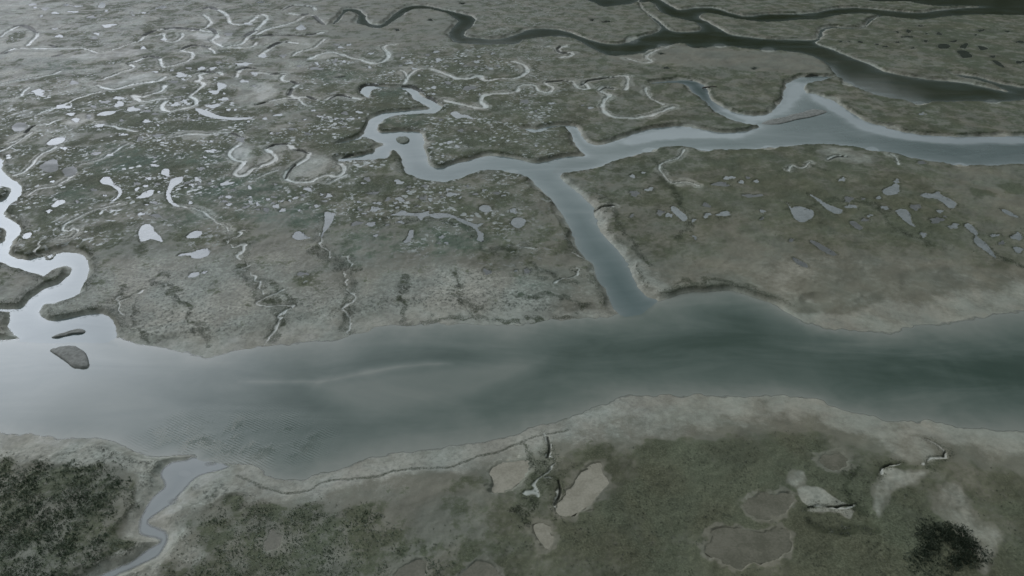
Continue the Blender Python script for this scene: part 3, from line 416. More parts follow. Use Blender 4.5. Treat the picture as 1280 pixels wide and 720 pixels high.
# --- channels
slope = np.zeros_like(X); ws = np.zeros_like(X)
for (px, py, s) in BANKS:
    w = 1.0 / ((PXg - px) ** 2 + ((PYg - py) * 2.2) ** 2 + 30) ** 1.5
    slope += w * s; ws += w
w = 2.0e-6; slope = slope + 0 * w
slope_river = slope / ws; ws_max = ws; del slope
Zc = np.full_like(X, 99.0); best = np.full_like(X, 1e9); which = np.full(X.shape, -1, np.int8)
shore_wob = fbm(X, Y, 6.0, 4, 51) + .5 * fbm(X, Y, 1.8, 2, 53); slump = np.exp(.75 * fbm(X, Y, 11, 3, 55) + .4 * fbm(X, Y, 2.6, 2, 57))
river_depth = np.interp(PXC, [-200, 60, 300, 520, 760, 1000, 1300], [.5, .6, .95, 1.35, 1.9, 2.6, 3.0])[None, :]
for k, (nm, lab, pts, so, si, dmax) in enumerate(WATERS):
    P = np.array(pts, float)
    w = window(P[:, 0].min() - 60, P[:, 0].max() + 60, max(P[:, 1].min() - 40, -70), P[:, 1].max() + 40)
    Q = smooth_closed(np.stack(at_far(P[:, 0], P[:, 1], 0.2), 1), 3)
    xs, ys = X[w], Y[w]; m = pxm[w[0]][:, None]
    d = poly_sdf(Q, xs, ys)
    if nm == 'channel' and k == 5:
        for isle in FAR_ISLES:
            I = np.array(isle, float); d = np.maximum(d, -poly_sdf(smooth_closed(np.stack(at_far(I[:, 0], I[:, 1], 0.2), 1), 3), xs, ys))
    near = sstep(0, 1.2e-3, ws_max[w])                            # survey points close by decide the bank
    sb = so + (slope_river[w] - so) * near
    if k in (0,): sb = slope_river[w]
    d = d + shore_wob[w] * np.minimum(m * 2.2, 0.9) * (0.7 + 1.3 * sstep(.3, .05, sb))
    sb = np.clip(sb * (slump[w] ** .3 if k == 0 else slump[w]), .02, 2.0)
    dm = dmax if k else river_depth[:, w[1]] * np.ones_like(d)
    sii = np.minimum(si, sb * 1.2)
    inside = -dm * (1 - np.exp(d * sii / dm))
    Zc[w] = np.minimum(Zc[w], np.where(d > 0, d * sb, inside))
    c = d < best[w]; best[w] = np.where(c, d, best[w]); which[w] = np.where(c, k, which[w])
del ws_max
# pale silt shoals just under the river surface, and channel strips raised to a paler tone
for pts, top, fe in [([(300,477),(385,474),(450,464),(500,455),(552,452),(562,456),(500,462),(450,471),(400,483),(380,480)], -.05, 8),
                     ([(385,480),(450,470),(560,455),(680,448),(640,480),(560,505),(470,520),(420,505)], -.22, 20), ([(1012,117),(1042,125),(1065,140),(1080,150),(1115,160),(1147,167),(1185,170),(1290,170),(1400,170),(1400,182),(1280,181),(1180,180),(1110,172),(1070,160),(1040,141),(1015,126)], -.06, 7), ([(775,176),(802,166),(827,161),(852,159),(877,162),(902,166),(940,165),(925,173),(880,174),(830,175),(790,182)], -.07, 7), ([(888,124),(902,131),(920,140),(940,143.5),(962,141),(960,150),(935,152),(910,144),(893,134)], -.08, 6), ([(985,108),(1000,102),(1006,112),(1004,122),(985,140),(962,148),(950,148),(968,138),(980,124)], -.12, 7), ([(0,505),(90,470),(190,490),(260,540),(180,555),(60,540)], -.3, 14)]:
    P = np.array(pts, float); w = window(P[:, 0].min() - 60, P[:, 0].max() + 60, P[:, 1].min() - 40, P[:, 1].max() + 40)
    Q = smooth_closed(np.stack(at(P[:, 0], P[:, 1], 0), 1), 3)
    d = poly_sdf(Q, X[w], Y[w]) / pxm[w[0]][:, None] + 3 * fbm(X[w], Y[w], 6, 3, 61)
    kk = sstep(fe, -fe, d); Zc[w] = np.where(Zc[w] < top, Zc[w] + (top - Zc[w]) * kk, Zc[w])

Z = np.minimum(base, Zc)
soft = 0.10
hh = np.clip(0.5 + 0.5 * (Zc - base) / soft, 0, 1); Z = Zc * (1 - hh) + base * hh - soft * hh * (1 - hh)
Z = np.where(Zc > 3, base, Z)
shore = sstep(22.0, 4.0, best) * sstep(.75, .25, Z / NZ)
wet = np.maximum(wet, shore * 0.6); veg *= 1 - sstep(.8, .4, Z / NZ); pale = np.maximum(pale, shore * .72)
edge = np.maximum(edge, sstep(4.0, .8, best) * sstep(.6, .95, Z / NZ))

# --- the cut edge above the near beach
P = np.array(SCARP, float); w = window(P[:, 0].min() - 30, P[:, 0].max() + 30, P[:, 1].min() - 60, P[:, 1].max() + 30)
Q = smooth_open(np.stack(at(P[:, 0], P[:, 1], 0.6), 1), 4)
d = line_dist(Q, X[w], Y[w] + 0.25 * fbm(X[w], Y[w], 1.6, 2, 71)); Z[w] -= 0.14 * sstep(.45, .05, d) * (0.6 + 0.4 * fbm(X[w], Y[w], 3, 2, 73))
edge[w] = np.maximum(edge[w], sstep(.5, .1, d) * .9)

# --- rills
for (wp, pts) in RILLS:
    P = np.array(pts, float); w = window(P[:, 0].min() - 25, P[:, 0].max() + 25, P[:, 1].min() - 16, P[:, 1].max() + 16)
    if w is None: continue
    Q = smooth_open(np.stack(at_far(P[:, 0], P[:, 1], 0.7), 1), 4)
    xs, ys = X[w], Y[w]; m = pxm[w[0]][:, None]
    wa = 1.1 if P[:, 1].mean() > 285 and P[:, 0].mean() < 720 else .35
    xs = xs + wa * fbm(xs, ys, 4.0, 3, 171) ; ys = ys + wa * 1.4 * fbm(xs, ys, 4.0, 3, 173)
    far_ = P[:, 1].mean() < 285
    hw = wp * m * (.54 if far_ else .46) * (1 + (.35 if far_ else .75) * fbm(xs, ys, 5, 3, 81))
    d = line_dist(Q, xs, ys) + 0.5 * m * fbm(xs, ys, 2, 2, 83) - hw
    dep_ = 0.22 + 0.22 * sstep(.2, .5, m)
    z = Z[w]
    floor_ = np.maximum(z - dep_, 0.06)
    cut = np.where(d > 0, floor_ + d * (0.9 / np.maximum(m * 2.2, .5)), floor_)
    Z[w] = np.where(z > 0.12, np.minimum(z, cut), z)
    k = sstep(.25 * hw, -.35 * hw, d)
    rill[w] = np.maximum(rill[w], k); wet[w] = np.maximum(wet[w], k * .95)
    pale[w] = np.maximum(pale[w], k * .6); veg[w] *= 1 - k
    near_ = P[:, 1].mean() > 285
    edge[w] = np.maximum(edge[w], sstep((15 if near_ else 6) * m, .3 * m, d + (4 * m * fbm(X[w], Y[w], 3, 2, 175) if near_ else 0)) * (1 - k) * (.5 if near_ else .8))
    if P[:, 1].mean() < 285: pale[w] = np.maximum(pale[w], .75 * sstep(11 * m, 1 * m, d + 5 * m * fbm(X[w], Y[w], 7, 3, 177))); veg[w] *= 1 - .6 * sstep(7 * m, 1 * m, d + 4 * m * fbm(X[w], Y[w], 7, 3, 177))

# --- bands of low scrub on the flats
for (wp, pts) in STRIPS:
    P = np.array(pts, float); w = window(P[:, 0].min() - 30, P[:, 0].max() + 30, P[:, 1].min() - 20, P[:, 1].max() + 20)
    Q = smooth_open(np.stack(at(P[:, 0], P[:, 1], 0.9), 1), 4); m = pxm[w[0]][:, None]
    d = line_dist(Q, X[w] + 1.4 * fbm(X[w], Y[w], 4, 3, 181), Y[w] + 1.8 * fbm(X[w], Y[w], 4, 3, 183)) / m
    k = sstep(wp, wp * .15, d + 3 * fbm(X[w], Y[w], 2.2, 2, 185)); edge[w] = np.maximum(edge[w], .85 * k); veg[w] = np.maximum(veg[w], .42 * k)
# --- scarps on the far side of the rills: slots cut, bank shade painted dark
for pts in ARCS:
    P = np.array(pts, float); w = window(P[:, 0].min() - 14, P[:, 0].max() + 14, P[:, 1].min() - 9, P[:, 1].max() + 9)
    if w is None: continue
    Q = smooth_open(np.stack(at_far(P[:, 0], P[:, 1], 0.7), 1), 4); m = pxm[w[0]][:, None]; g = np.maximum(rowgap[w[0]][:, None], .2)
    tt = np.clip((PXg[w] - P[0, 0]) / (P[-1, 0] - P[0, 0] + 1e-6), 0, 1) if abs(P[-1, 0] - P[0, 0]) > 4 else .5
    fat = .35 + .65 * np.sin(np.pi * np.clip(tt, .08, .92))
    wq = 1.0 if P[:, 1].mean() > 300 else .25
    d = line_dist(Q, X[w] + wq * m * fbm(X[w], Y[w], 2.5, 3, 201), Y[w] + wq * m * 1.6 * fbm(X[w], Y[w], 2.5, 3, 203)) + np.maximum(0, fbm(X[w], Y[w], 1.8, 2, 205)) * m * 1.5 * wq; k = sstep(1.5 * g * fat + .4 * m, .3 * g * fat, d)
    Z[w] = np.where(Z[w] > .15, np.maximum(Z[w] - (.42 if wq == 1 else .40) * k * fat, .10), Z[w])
    bank_shade[w] = np.maximum(bank_shade[w], sstep(1.3 * g * fat + .3 * m, .5 * g * fat, d)); wet[w] *= 1 - k; rill[w] *= 1 - k; pale[w] *= 1 - k
# --- pools: a hollow in the marsh for each, its water in it
def ellipse(cx, cy, a, b, ph):
    t = np.linspace(0, 2 * math.pi, 26, endpoint=False)
    r = .86 * (1 + 0.18 * np.sin(2 * t + ph) + 0.20 * np.sin(3 * t + 2.3 * ph) + 0.13 * np.sin(5 * t + 1.7 * ph) + .08 * np.sin(7 * t + 2.9 * ph))
    tl = 0.25 * math.sin(ph * 3.1)
    return np.stack([cx + a / 2 * r * np.cos(t) + tl * b * np.sin(t), cy + b / 2 * r * np.sin(t)], 1)
pool_jobs = [(lab, None, kind, np.array(pts, float)) for lab, kind, pts in POOLS]
n_e = 0
for grp, lst in SPECKS.items():
    for (cx, cy, a, b) in lst:
        n_e += 1
        pool_jobs.append((None, grp, 'dark' if 'dark pools' in grp else ('mud' if n_e % 5 in (1, 3) else 'silt'), ellipse(cx, cy, a, b, n_e * 1.37)))
pool_build = []
for lab, grp, kind, P in pool_jobs:
    w = window(P[:, 0].min() - 14, P[:, 0].max() + 14, max(P[:, 1].min() - 9, -14), P[:, 1].max() + 9)
    if w is None: continue
    Q = smooth_closed(np.stack(at_far(P[:, 0], P[:, 1], 1.0), 1), 3 if grp is None else 1)
    xs, ys = X[w], Y[w]; m = pxm[w[0]][:, None]; gap = float(np.mean(rowgap[w[0]])); mm = float(np.mean(m))
    if kind in ('silt', 'mud', 'dark'):
        d = poly_sdf(Q, xs, ys) + fbm(xs, ys, max(2.2 * mm, .6), 2, 91) * mm * 0.8
    else:
        d = poly_sdf(Q, xs, ys) + fbm(xs, ys, 2.4, 3, 91) * .6 + .2 * fbm(xs, ys, .7, 2, 97)
    ins = d < 0
    zz = Z[w]
    if ins.sum() < 1: ins = d < gap
    lvl = max(float(np.percentile(zz[ins], 30)) - 0.07, 0.10)
    g = max(gap, .35)
    bowl = np.where(d < 0, lvl + np.maximum(d * .22 / g, -.22), lvl + d * .28 / g)
    rim = sstep(5 * g, 0, d)
    zz2 = np.where(d < 0, bowl, np.minimum(zz, bowl))
    zz2 = np.where((d >= 0) & (d < 2.2 * g), np.maximum(zz2, lvl + .05 * np.clip(d / g, 0, 1)), zz2)
    zz2 = zz + (zz2 - zz) * sstep(5.0 * g, 2.6 * g, d)
    Z[w] = zz2
    veg[w] = veg[w] * (1 - sstep(.2 * g, -.2 * g, d)); wet[w] = np.maximum(wet[w], sstep(.5 * g, 0, d) * .6)
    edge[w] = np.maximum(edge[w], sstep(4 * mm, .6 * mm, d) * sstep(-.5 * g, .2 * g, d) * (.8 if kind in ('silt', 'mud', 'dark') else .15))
    if kind in ('pan', 'taupe'): pale[w] = np.maximum(pale[w], .42 * sstep(1.6, 0, d) * sstep(-.45, .35, fbm(xs, ys, 2.5, 2, 93))); veg[w] *= 1 - .7 * sstep(1.5, 0, d + .5 * fbm(xs, ys, 1.3, 2, 99))
    # water surface: the outline pushed out to run under the rim
    cen = Q.mean(0); nq = len(Q)
    tang = np.roll(Q, -1, 0) - np.roll(Q, 1, 0); nrm = np.stack([tang[:, 1], -tang[:, 0]], 1); nrm /= np.linalg.norm(nrm, axis=1)[:, None] + 1e-9
    area = 0.5 * np.sum(Q[:, 0] * np.roll(Q[:, 1], -1) - np.roll(Q[:, 0], -1) * Q[:, 1])
    if area < 0: nrm = -nrm
    O = Q + nrm * min(.9 * g, 1.2)
    if area < 0: O = O[::-1]
    pool_build.append((lab, grp, kind, O, lvl))

# soft tussock tone
grad = edge
# ---------------------------------------------------------------- materials
class NT:
    """small helper to wire shader nodes"""
    def __init__(s, tree): s.t = tree; s.n = tree.nodes; s.l = tree.links
    def node(s, typ, **kw):
        n = s.n.new(typ)
        for k, v in kw.items(): setattr(n, k, v)
        return n
    def put(s, sock, v):
        if hasattr(v, 'is_output') or isinstance(v, bpy.types.NodeSocket): s.l.new(v, sock)
        else: sock.default_value = v
    def m(s, op, a, b=None, c=None, clamp=False):
        n = s.node('ShaderNodeMath', operation=op, use_clamp=clamp); s.put(n.inputs[0], a)
        if b is not None: s.put(n.inputs[1], b)
        if c is not None: s.put(n.inputs[2], c)
        return n.outputs[0]
    def ss(s, x, lo, hi):
        n = s.node('ShaderNodeMapRange', interpolation_type='SMOOTHSTEP'); s.put(n.inputs['Value'], x)
        s.put(n.inputs['From Min'], lo); s.put(n.inputs['From Max'], hi); return n.outputs[0]
    def lin(s, x, lo, hi, a, b):
        n = s.node('ShaderNodeMapRange'); s.put(n.inputs['Value'], x)
        for k, v in (('From Min', lo), ('From Max', hi), ('To Min', a), ('To Max', b)): s.put(n.inputs[k], v)
        return n.outputs[0]
    def mix(s, f, a, b, blend='MIX'):
        n = s.node('ShaderNodeMix', data_type='RGBA', blend_type=blend); s.put(n.inputs[0], f)
        s.put(n.inputs[6], a if not isinstance(a, tuple) else (*a, 1)); s.put(n.inputs[7], b if not isinstance(b, tuple) else (*b, 1)); return n.outputs[2]
    def noise(s, vec, scale, detail=4, rough=.55, dist=0.0):
        n = s.node('ShaderNodeTexNoise'); s.put(n.inputs['Vector'], vec); s.put(n.inputs['Scale'], scale); s.put(n.inputs['Detail'], detail)
        s.put(n.inputs['Roughness'], rough); s.put(n.inputs['Distortion'], dist); return n.outputs['Fac']
    def attr(s, name): return s.node('ShaderNodeAttribute', attribute_name=name)

def new_mat(name):
    m = bpy.data.materials.new(name); m.use_nodes = True
    nt = NT(m.node_tree); b = m.node_tree.nodes['Principled BSDF']
    return m, nt, b

def ground_material():
    m, nt, b = new_mat('marsh_mud')
    pos = nt.node('ShaderNodeTexCoord').outputs['Object']
    a = nt.attr('cover'); sep = nt.node('ShaderNodeSeparateColor'); nt.l.new(a.outputs['Color'], sep.inputs[0])
    veg_, pale_, wet_ = sep.outputs[0], sep.outputs[1], sep.outputs[2]
    a2 = nt.attr('edges'); sep2 = nt.node('ShaderNodeSeparateColor'); nt.l.new(a2.outputs['Color'], sep2.inputs[0])
    edge_, rill_, high_ = sep2.outputs[0], sep2.outputs[1], sep2.outputs[2]
    n1 = nt.noise(pos, .035, 4); n2 = nt.noise(pos, .16, 5, .6); n3 = nt.noise(pos, .8, 5, .62); n4 = nt.noise(pos, 3.2, 4, .6)
    flat_ = nt.attr('smooth').outputs['Fac']
    # plant cover in patches
    v = nt.m('ADD', veg_, nt.m('MULTIPLY', nt.m('SUBTRACT', n2, .5), nt.lin(flat_, 0, 1, 1.9, .9))); v = nt.m('ADD', v, nt.m('MULTIPLY', nt.m('SUBTRACT', n3, .5), nt.lin(flat_, 0, 1, 1.1, .55)))
    v = nt.m('ADD', v, nt.m('MULTIPLY', nt.m('SUBTRACT', n4, .5), .5))
    mo = nt.m('MULTIPLY', nt.attr('mosaic').outputs['Fac'], nt.m('SUBTRACT', nt.noise(pos, .048, 5, .58, 1.0), .5))
    v = nt.m('ADD', v, nt.m('MULTIPLY', mo, 1.7))
    vf = nt.ss(v, .34, .70)
    vf = nt.m('MULTIPLY', vf, nt.ss(veg_, .0, .12))
    p = nt.m('ADD', pale_, nt.m('MULTIPLY', nt.m('SUBTRACT', n2, .5), .9)); p = nt.m('ADD', p, nt.m('MULTIPLY', nt.m('SUBTRACT', n3, .5), .5))
    p = nt.m('SUBTRACT', p, nt.m('MULTIPLY', mo, 1.9))
    pf = nt.ss(p, .30, .85)
    mud = nt.mix(n1, MUD_A, MUD_B)
    mud = nt.mix(pf, mud, PALE)
    green = nt.mix(nt.ss(n1, .35, .65), GREEN_A, GREEN_B)
    green = nt.mix(nt.ss(n4, .35, .7), green, GREEN_C)
    c = nt.mix(nt.m('MULTIPLY', vf, nt.lin(flat_, 0, 1, .90, .78)), mud, green)
    # dark root-bound scrub along cut edges and pool rims
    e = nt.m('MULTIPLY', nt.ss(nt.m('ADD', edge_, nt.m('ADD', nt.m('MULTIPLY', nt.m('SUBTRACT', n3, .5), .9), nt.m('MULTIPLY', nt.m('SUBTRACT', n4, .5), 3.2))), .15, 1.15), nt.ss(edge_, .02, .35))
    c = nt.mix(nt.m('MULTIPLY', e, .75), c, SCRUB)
    c = nt.mix(nt.m('MULTIPLY', rill_, .9), c, RILL)
    c = nt.mix(nt.m('MULTIPLY', nt.attr('algae').outputs['Fac'], nt.ss(nt.m('ADD', n2, nt.m('MULTIPLY', n3, .5)), .50, .95)), c, (.072, .108, .088))
    # cracked, flaky crust on the bare flats
    ck = nt.noise(pos, 1.15, 6, .72, .5)
    cr = nt.m('MULTIPLY', nt.m('MULTIPLY', nt.m('MULTIPLY', pf, nt.lin(flat_, 0, 1, 1.0, .25)), nt.m('SUBTRACT', 1.0, vf)), nt.m('SUBTRACT', 1.0, wet_))
    c = nt.mix(nt.m('MULTIPLY', cr, nt.ss(ck, .50, .40)), c, (.085, .092, .078)); c = nt.mix(nt.m('MULTIPLY', cr, nt.ss(ck, .54, .64)), c, (.30, .31, .285))
    # fine grain
    amp = nt.lin(nt.m('MULTIPLY', vf, nt.m('SUBTRACT', 1.15, high_)), 0, 1, .16, .75)
    g = nt.m('MULTIPLY_ADD', nt.m('MULTIPLY', nt.m('SUBTRACT', n4, .5), amp), 1.6, 1.0); g2 = nt.m('MULTIPLY_ADD', nt.m('MULTIPLY', nt.m('SUBTRACT', n3, .5), amp), 1.3, 1.0)
    blot = nt.lin(nt.noise(pos, .09, 4, .6, .8), .3, .7, .80, 1.18)
    gg = nt.m('MULTIPLY', nt.m('MULTIPLY', g, g2), blot)
    gg = nt.mix(nt.m('MULTIPLY', rill_, .8), gg, (1, 1, 1))
    c = nt.mix(1.0, c, gg, 'MULTIPLY')
    c = nt.mix(nt.m('MULTIPLY', nt.ss(nt.attr('bank_shade').outputs['Fac'], .10, .55), .92), c, (.020, .023, .017))  # shade of the camera-facing scarps, put into the ground colour
    hue = nt.noise(pos, .055, 5, .6, .5)
    c = nt.mix(1.0, c, nt.mix(nt.ss(hue, .36, .64), (1.04, 1.0, .94), (.97, 1.015, .985)), 'MULTIPLY')
    c = nt.mix(flat_, c, nt.mix(1.0, c, (1.02, 1.0, .965), 'MULTIPLY'))
    # little films of standing water among the plants
    vo = nt.node('ShaderNodeTexVoronoi', feature='F1'); nt.put(vo.inputs['Vector'], pos); nt.put(vo.inputs['Scale'], .38); nt.put(vo.inputs['Randomness'], 1.0)
    sz = nt.lin(nt.noise(pos, .05, 2), .44, .66, -.05, .40)
    warp = nt.m('ADD', vo.outputs['Distance'], nt.m('MULTIPLY', nt.m('SUBTRACT', n3, .5), 1.3))
    film = nt.m('MULTIPLY', nt.ss(nt.m('SUBTRACT', sz, warp), -.02, .10), nt.ss(veg_, .38, .62))
    film = nt.m('MULTIPLY', film, nt.m('SUBTRACT', 1.0, nt.m('MAXIMUM', high_, nt.attr('bank_shade').outputs['Fac'])))
    c = nt.mix(nt.m('MULTIPLY', film, .8), c, FILM)
    fl = nt.noise(pos, .62, 3, .65, .4)
    fleck = nt.m('MULTIPLY', nt.m('MULTIPLY', nt.ss(fl, .55, .62), nt.ss(veg_, .30, .6)), nt.m('MULTIPLY', nt.m('SUBTRACT', 1.0, high_), nt.ss(nt.noise(pos, .06, 3), .40, .58)))
    c = nt.mix(nt.m('MULTIPLY', fleck, .75), c, FILM); film = nt.m('MAXIMUM', film, nt.m('MULTIPLY', fleck, .8))
    wetn = nt.m('MULTIPLY', wet_, nt.ss(nt.m('ADD', wet_, nt.m('MULTIPLY', nt.m('SUBTRACT', n2, .5), 1.1)), .25, .75))
    wetn = nt.m('MULTIPLY', nt.m('MAXIMUM', wetn, film), nt.m('SUBTRACT', 1.0, nt.attr('bank_shade').outputs['Fac'])); wetn = nt.m('MAXIMUM', wetn, nt.m('MULTIPLY', nt.m('SUBTRACT', 1.0, vf), nt.lin(high_, 0, 1, .36, .25)))
    nt.l.new(c, b.inputs['Base Color'])
    nt.l.new(nt.lin(wetn, 0, 1, .80, .17), b.inputs['Roughness'])
    nt.put(b.inputs['IOR'], GROUND_IOR)
    bump = nt.node('ShaderNodeBump'); nt.put(bump.inputs['Distance'], .12)
    h = nt.m('ADD', nt.m('MULTIPLY', n3, .55), nt.m('MULTIPLY', n4, .35))
    nt.l.new(h, bump.inputs['Height']); nt.l.new(nt.lin(wetn, .2, 1, .75, .04), bump.inputs['Strength'])
    nt.l.new(bump.outputs[0], b.inputs['Normal'])
    return m

def water_material(name, deep, silt, shallow, rough=.07, ripple=.10, clear=True, rip_attr=False, mottle=False, ior=1.333):
    m, nt, b = new_mat(name)
    pos = nt.node('ShaderNodeTexCoord').outputs['Object']
    d = nt.attr('depth').outputs['Fac']
    n1 = nt.noise(pos, .045, 4, .6, .6); n2 = nt.noise(pos, .5, 3)
    mpf = nt.node('ShaderNodeMapping'); nt.l.new(pos, mpf.inputs[0]); mpf.inputs['Scale'].default_value = (.35, 1.3, 1); mpf.inputs['Rotation'].default_value = (0, 0, R(-6))
    fl = nt.noise(mpf.outputs[0], .075, 5, .6, .9)
    dd = nt.m('MULTIPLY', d, nt.m('MULTIPLY', nt.lin(n1, .3, .7, .75, 1.3), nt.lin(fl, .3, .7, .55, 1.5)))
    c = nt.mix(nt.ss(dd, .25, 1.9), silt, deep); c = nt.mix(nt.m('SUBTRACT', 1.0, nt.m('EXPONENT', nt.m('MULTIPLY', dd, -3.4))), shallow, c)
    if mottle: c = nt.mix(nt.ss(nt.m('ADD', nt.m('MULTIPLY', nt.noise(pos, .35, 5, .6), .6), nt.m('MULTIPLY', nt.noise(pos, 2.5, 3), .4)), .36, .64), deep, shallow)
    nt.l.new(c, b.inputs['Base Color']); nt.put(b.inputs['IOR'], ior)
    nt.l.new(nt.lin(fl, .35, .65, rough * .8, rough * 1.9), b.inputs['Roughness'])
    if clear: nt.l.new(nt.lin(d, .0, (.06 if clear == 'thin' else .03), .10, 1.0), b.inputs['Alpha'])
    bump = nt.node('ShaderNodeBump'); nt.put(bump.inputs['Distance'], .10)
    mp = nt.node('ShaderNodeMapping'); nt.l.new(pos, mp.inputs[0]); mp.inputs['Rotation'].default_value = (0, 0, R(35)); mp.inputs['Scale'].default_value = (1, .32, 1)
    w1 = nt.noise(mp.outputs[0], 1.9, 3, .55)
    if rip_attr:
        ra = nt.attr('ripple').outputs['Fac']
        mp2 = nt.node('ShaderNodeMapping'); nt.l.new(pos, mp2.inputs[0]); mp2.inputs['Rotation'].default_value = (0, 0, R(-62))
        wv = nt.node('ShaderNodeTexWave', wave_type='BANDS', bands_direction='X'); nt.l.new(mp2.outputs[0], wv.inputs[0])
        nt.put(wv.inputs['Scale'], .62); nt.put(wv.inputs['Distortion'], 5.0); nt.put(wv.inputs['Detail'], 2.0); nt.put(wv.inputs['Detail Scale'], .35)
        patch = nt.m('MULTIPLY', ra, nt.ss(nt.noise(pos, .14, 4), .28, .66))
        hgt = nt.m('ADD', nt.m('MULTIPLY', w1, .5), nt.m('MULTIPLY', nt.m('MULTIPLY', wv.outputs['Fac'], patch), 1.6))
        nt.l.new(nt.lin(patch, 0, 1, ripple, .95), bump.inputs['Strength'])
    else:
        hgt = w1; nt.put(bump.inputs['Strength'], ripple)
    nt.l.new(hgt, bump.inputs['Height']); nt.l.new(bump.outputs[0], b.inputs['Normal'])
    return m

def leaf_material(name, dark, light, tip):
    m, nt, b = new_mat(name)
    t = nt.attr('tone').outputs['Fac']
    c = nt.mix(nt.ss(t, .0, .6), dark, light); c = nt.mix(nt.ss(t, .62, .95), c, tip)
    nt.l.new(c, b.inputs['Base Color']); nt.put(b.inputs['Roughness'], .75); nt.put(b.inputs['IOR'], 1.3)
    return m

def plain_material(name, ca, cb, scale, rough=.8):
    m, nt, b = new_mat(name)
    pos = nt.node('ShaderNodeTexCoord').outputs['Object']
    n = nt.noise(pos, scale, 5, .6)
    nt.l.new(nt.mix(nt.ss(n, .3, .7), ca, cb), b.inputs['Base Color']); nt.put(b.inputs['Roughness'], rough)
    bump = nt.node('ShaderNodeBump'); nt.put(bump.inputs['Strength'], .5); nt.put(bump.inputs['Distance'], .08); nt.l.new(nt.noise(pos, scale * 4, 4), bump.inputs['Height'])
    nt.l.new(bump.outputs[0], b.inputs['Normal'])
    return m

MUD_A, MUD_B, PALE = (.112, .115, .092), (.145, .145, .121), (.235, .240, .213)
GREEN_A, GREEN_B, GREEN_C = (.037, .046, .024), (.053, .064, .038), (.084, .093, .062)
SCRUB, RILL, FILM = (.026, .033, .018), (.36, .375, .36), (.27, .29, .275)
GROUND_IOR = 1.26

M_ground = ground_material()
M_river = water_material('river_water', (.029, .050, .037), (.070, .096, .080), (.185, .196, .170), .06, .07, True, True)
M_creek = water_material('creek_water', (.028, .055, .052), (.072, .104, .100), (.15, .175, .168), .06, .03)
M_east = water_material('channel_water', (.030, .055, .050), (.066, .092, .086), (.22, .25, .255), .06, .03)
M_gully = water_material('shallow_creek_water', (.10, .125, .125), (.12, .145, .145), (.20, .215, .21), .10, .03, 'thin')
M_dark = water_material('dark_water', (.022, .028, .014), (.045, .06, .05), (.13, .145, .135), .05, .02)
M_pool = {'silt': water_material('pool_water', (.11, .122, .118), (.13, .142, .14), (.16, .175, .172), .06, .015, False, False, True),
          'mud': water_material('murky_pool_water', (.085, .090, .086), (.10, .105, .10), (.125, .13, .124), .30, .03, False, False, True, 1.24),
          'pan': water_material('beige_pan_water', (.185, .174, .132), (.215, .202, .158), (.26, .245, .195), .22, .02, False, False, True),
          'taupe': water_material('taupe_pan_water', (.080, .079, .056), (.10, .097, .072), (.130, .124, .094), .25, .03, False, False, True),
          'dark': water_material('dark_pool_water', (.03, .036, .028), (.03, .036, .028), (.03, .036, .028), .05, .015, False)}

# ---------------------------------------------------------------- ground object
idx = np.arange(NR * NC).reshape(NR, NC)
quads = np.stack([idx[:-1, :-1], idx[:-1, 1:], idx[1:, 1:], idx[1:, :-1]], -1).reshape(-1, 4)
co = np.stack([X, Y, Z], -1).reshape(-1, 3)
ground = link_mesh('ground', co, quads, M_ground, True)
high = 1 - sstep(430, 330, PYg + 25 * fbm(X, Y, 25, 2, 191)) * sstep(820, 640, PXg)
attr_color(ground, 'cover', np.stack([veg, pale, wet, np.ones_like(X)], -1).reshape(-1, 4))
attr_color(ground, 'edges', np.stack([edge, rill, high, np.ones_like(X)], -1).reshape(-1, 4))
attr_float(ground, 'bank_shade', bank_shade); attr_float(ground, 'mosaic', sstep(520, 330, PXg) * sstep(235, 150, PYg)); attr_float(ground, 'algae', algae); attr_float(ground, 'smooth', np.maximum(sstep(545, 585, PYg) * sstep(560, 680, PXg), sstep(760, 900, PXg) * sstep(150, 260, PYg)))
tag(ground, 'grey green tidal mudflat and saltmarsh cut by creeks and dotted with pools', kind='structure')

# ---------------------------------------------------------------- water objects (cells of the same sheet, each cell in one water)
lim = 0.8 + rowgap[:, None]
wetv = (best < lim) & (Z < .35)
cell = wetv[:-1, :-1] | wetv[1:, :-1] | wetv[:-1, 1:] | wetv[1:, 1:]
wc = np.where(best[:-1, :-1] < best[1:, 1:], which[:-1, :-1], which[1:, 1:])
ripple = sstep(72, 5, np.sqrt(((PXg - 310) / 3.1) ** 2 + ((PYg - 548) * 1.15) ** 2))
for k, (nm, lab, pts, so, si, dmax) in enumerate(WATERS):
    sel = np.where((cell & (wc == k)).ravel())[0]
    if not len(sel): continue
    q = quads[sel]; u, inv = np.unique(q, return_inverse=True)
    v = np.zeros((len(u), 3)); v[:, :2] = co[u, :2]
    mt = M_east if k == 4 else M_gully if k == 6 else M_river if k == 0 else (M_dark if k in (5, 7) else M_creek)
    o = link_mesh(nm, v, inv.reshape(-1, 4), mt, True)
    attr_float(o, 'depth', np.maximum(-co[u, 2], 0)); attr_float(o, 'ripple', ripple.ravel()[u])
    tag(o, lab, kind='structure')

# ---------------------------------------------------------------- pools
for lab, grp, kind, O, lvl in pool_build:
    n = len(O); v = np.zeros((n + 1, 3)); v[:n, :2] = O; v[:n, 2] = lvl
    o = link_mesh('tide_pool' if kind in ('silt', 'mud', 'dark') else 'mud_pan', v[:n], [list(range(n))], M_pool[kind])
    attr_float(o, 'depth', np.full(n, .3)); n_p = len(bpy.data.objects)
    if grp: tag(o, LABELS_SPECK[grp], 'pool', grp)
    else: tag(o, lab, 'pool' if kind in ('silt', 'mud', 'dark') else 'mud pan')

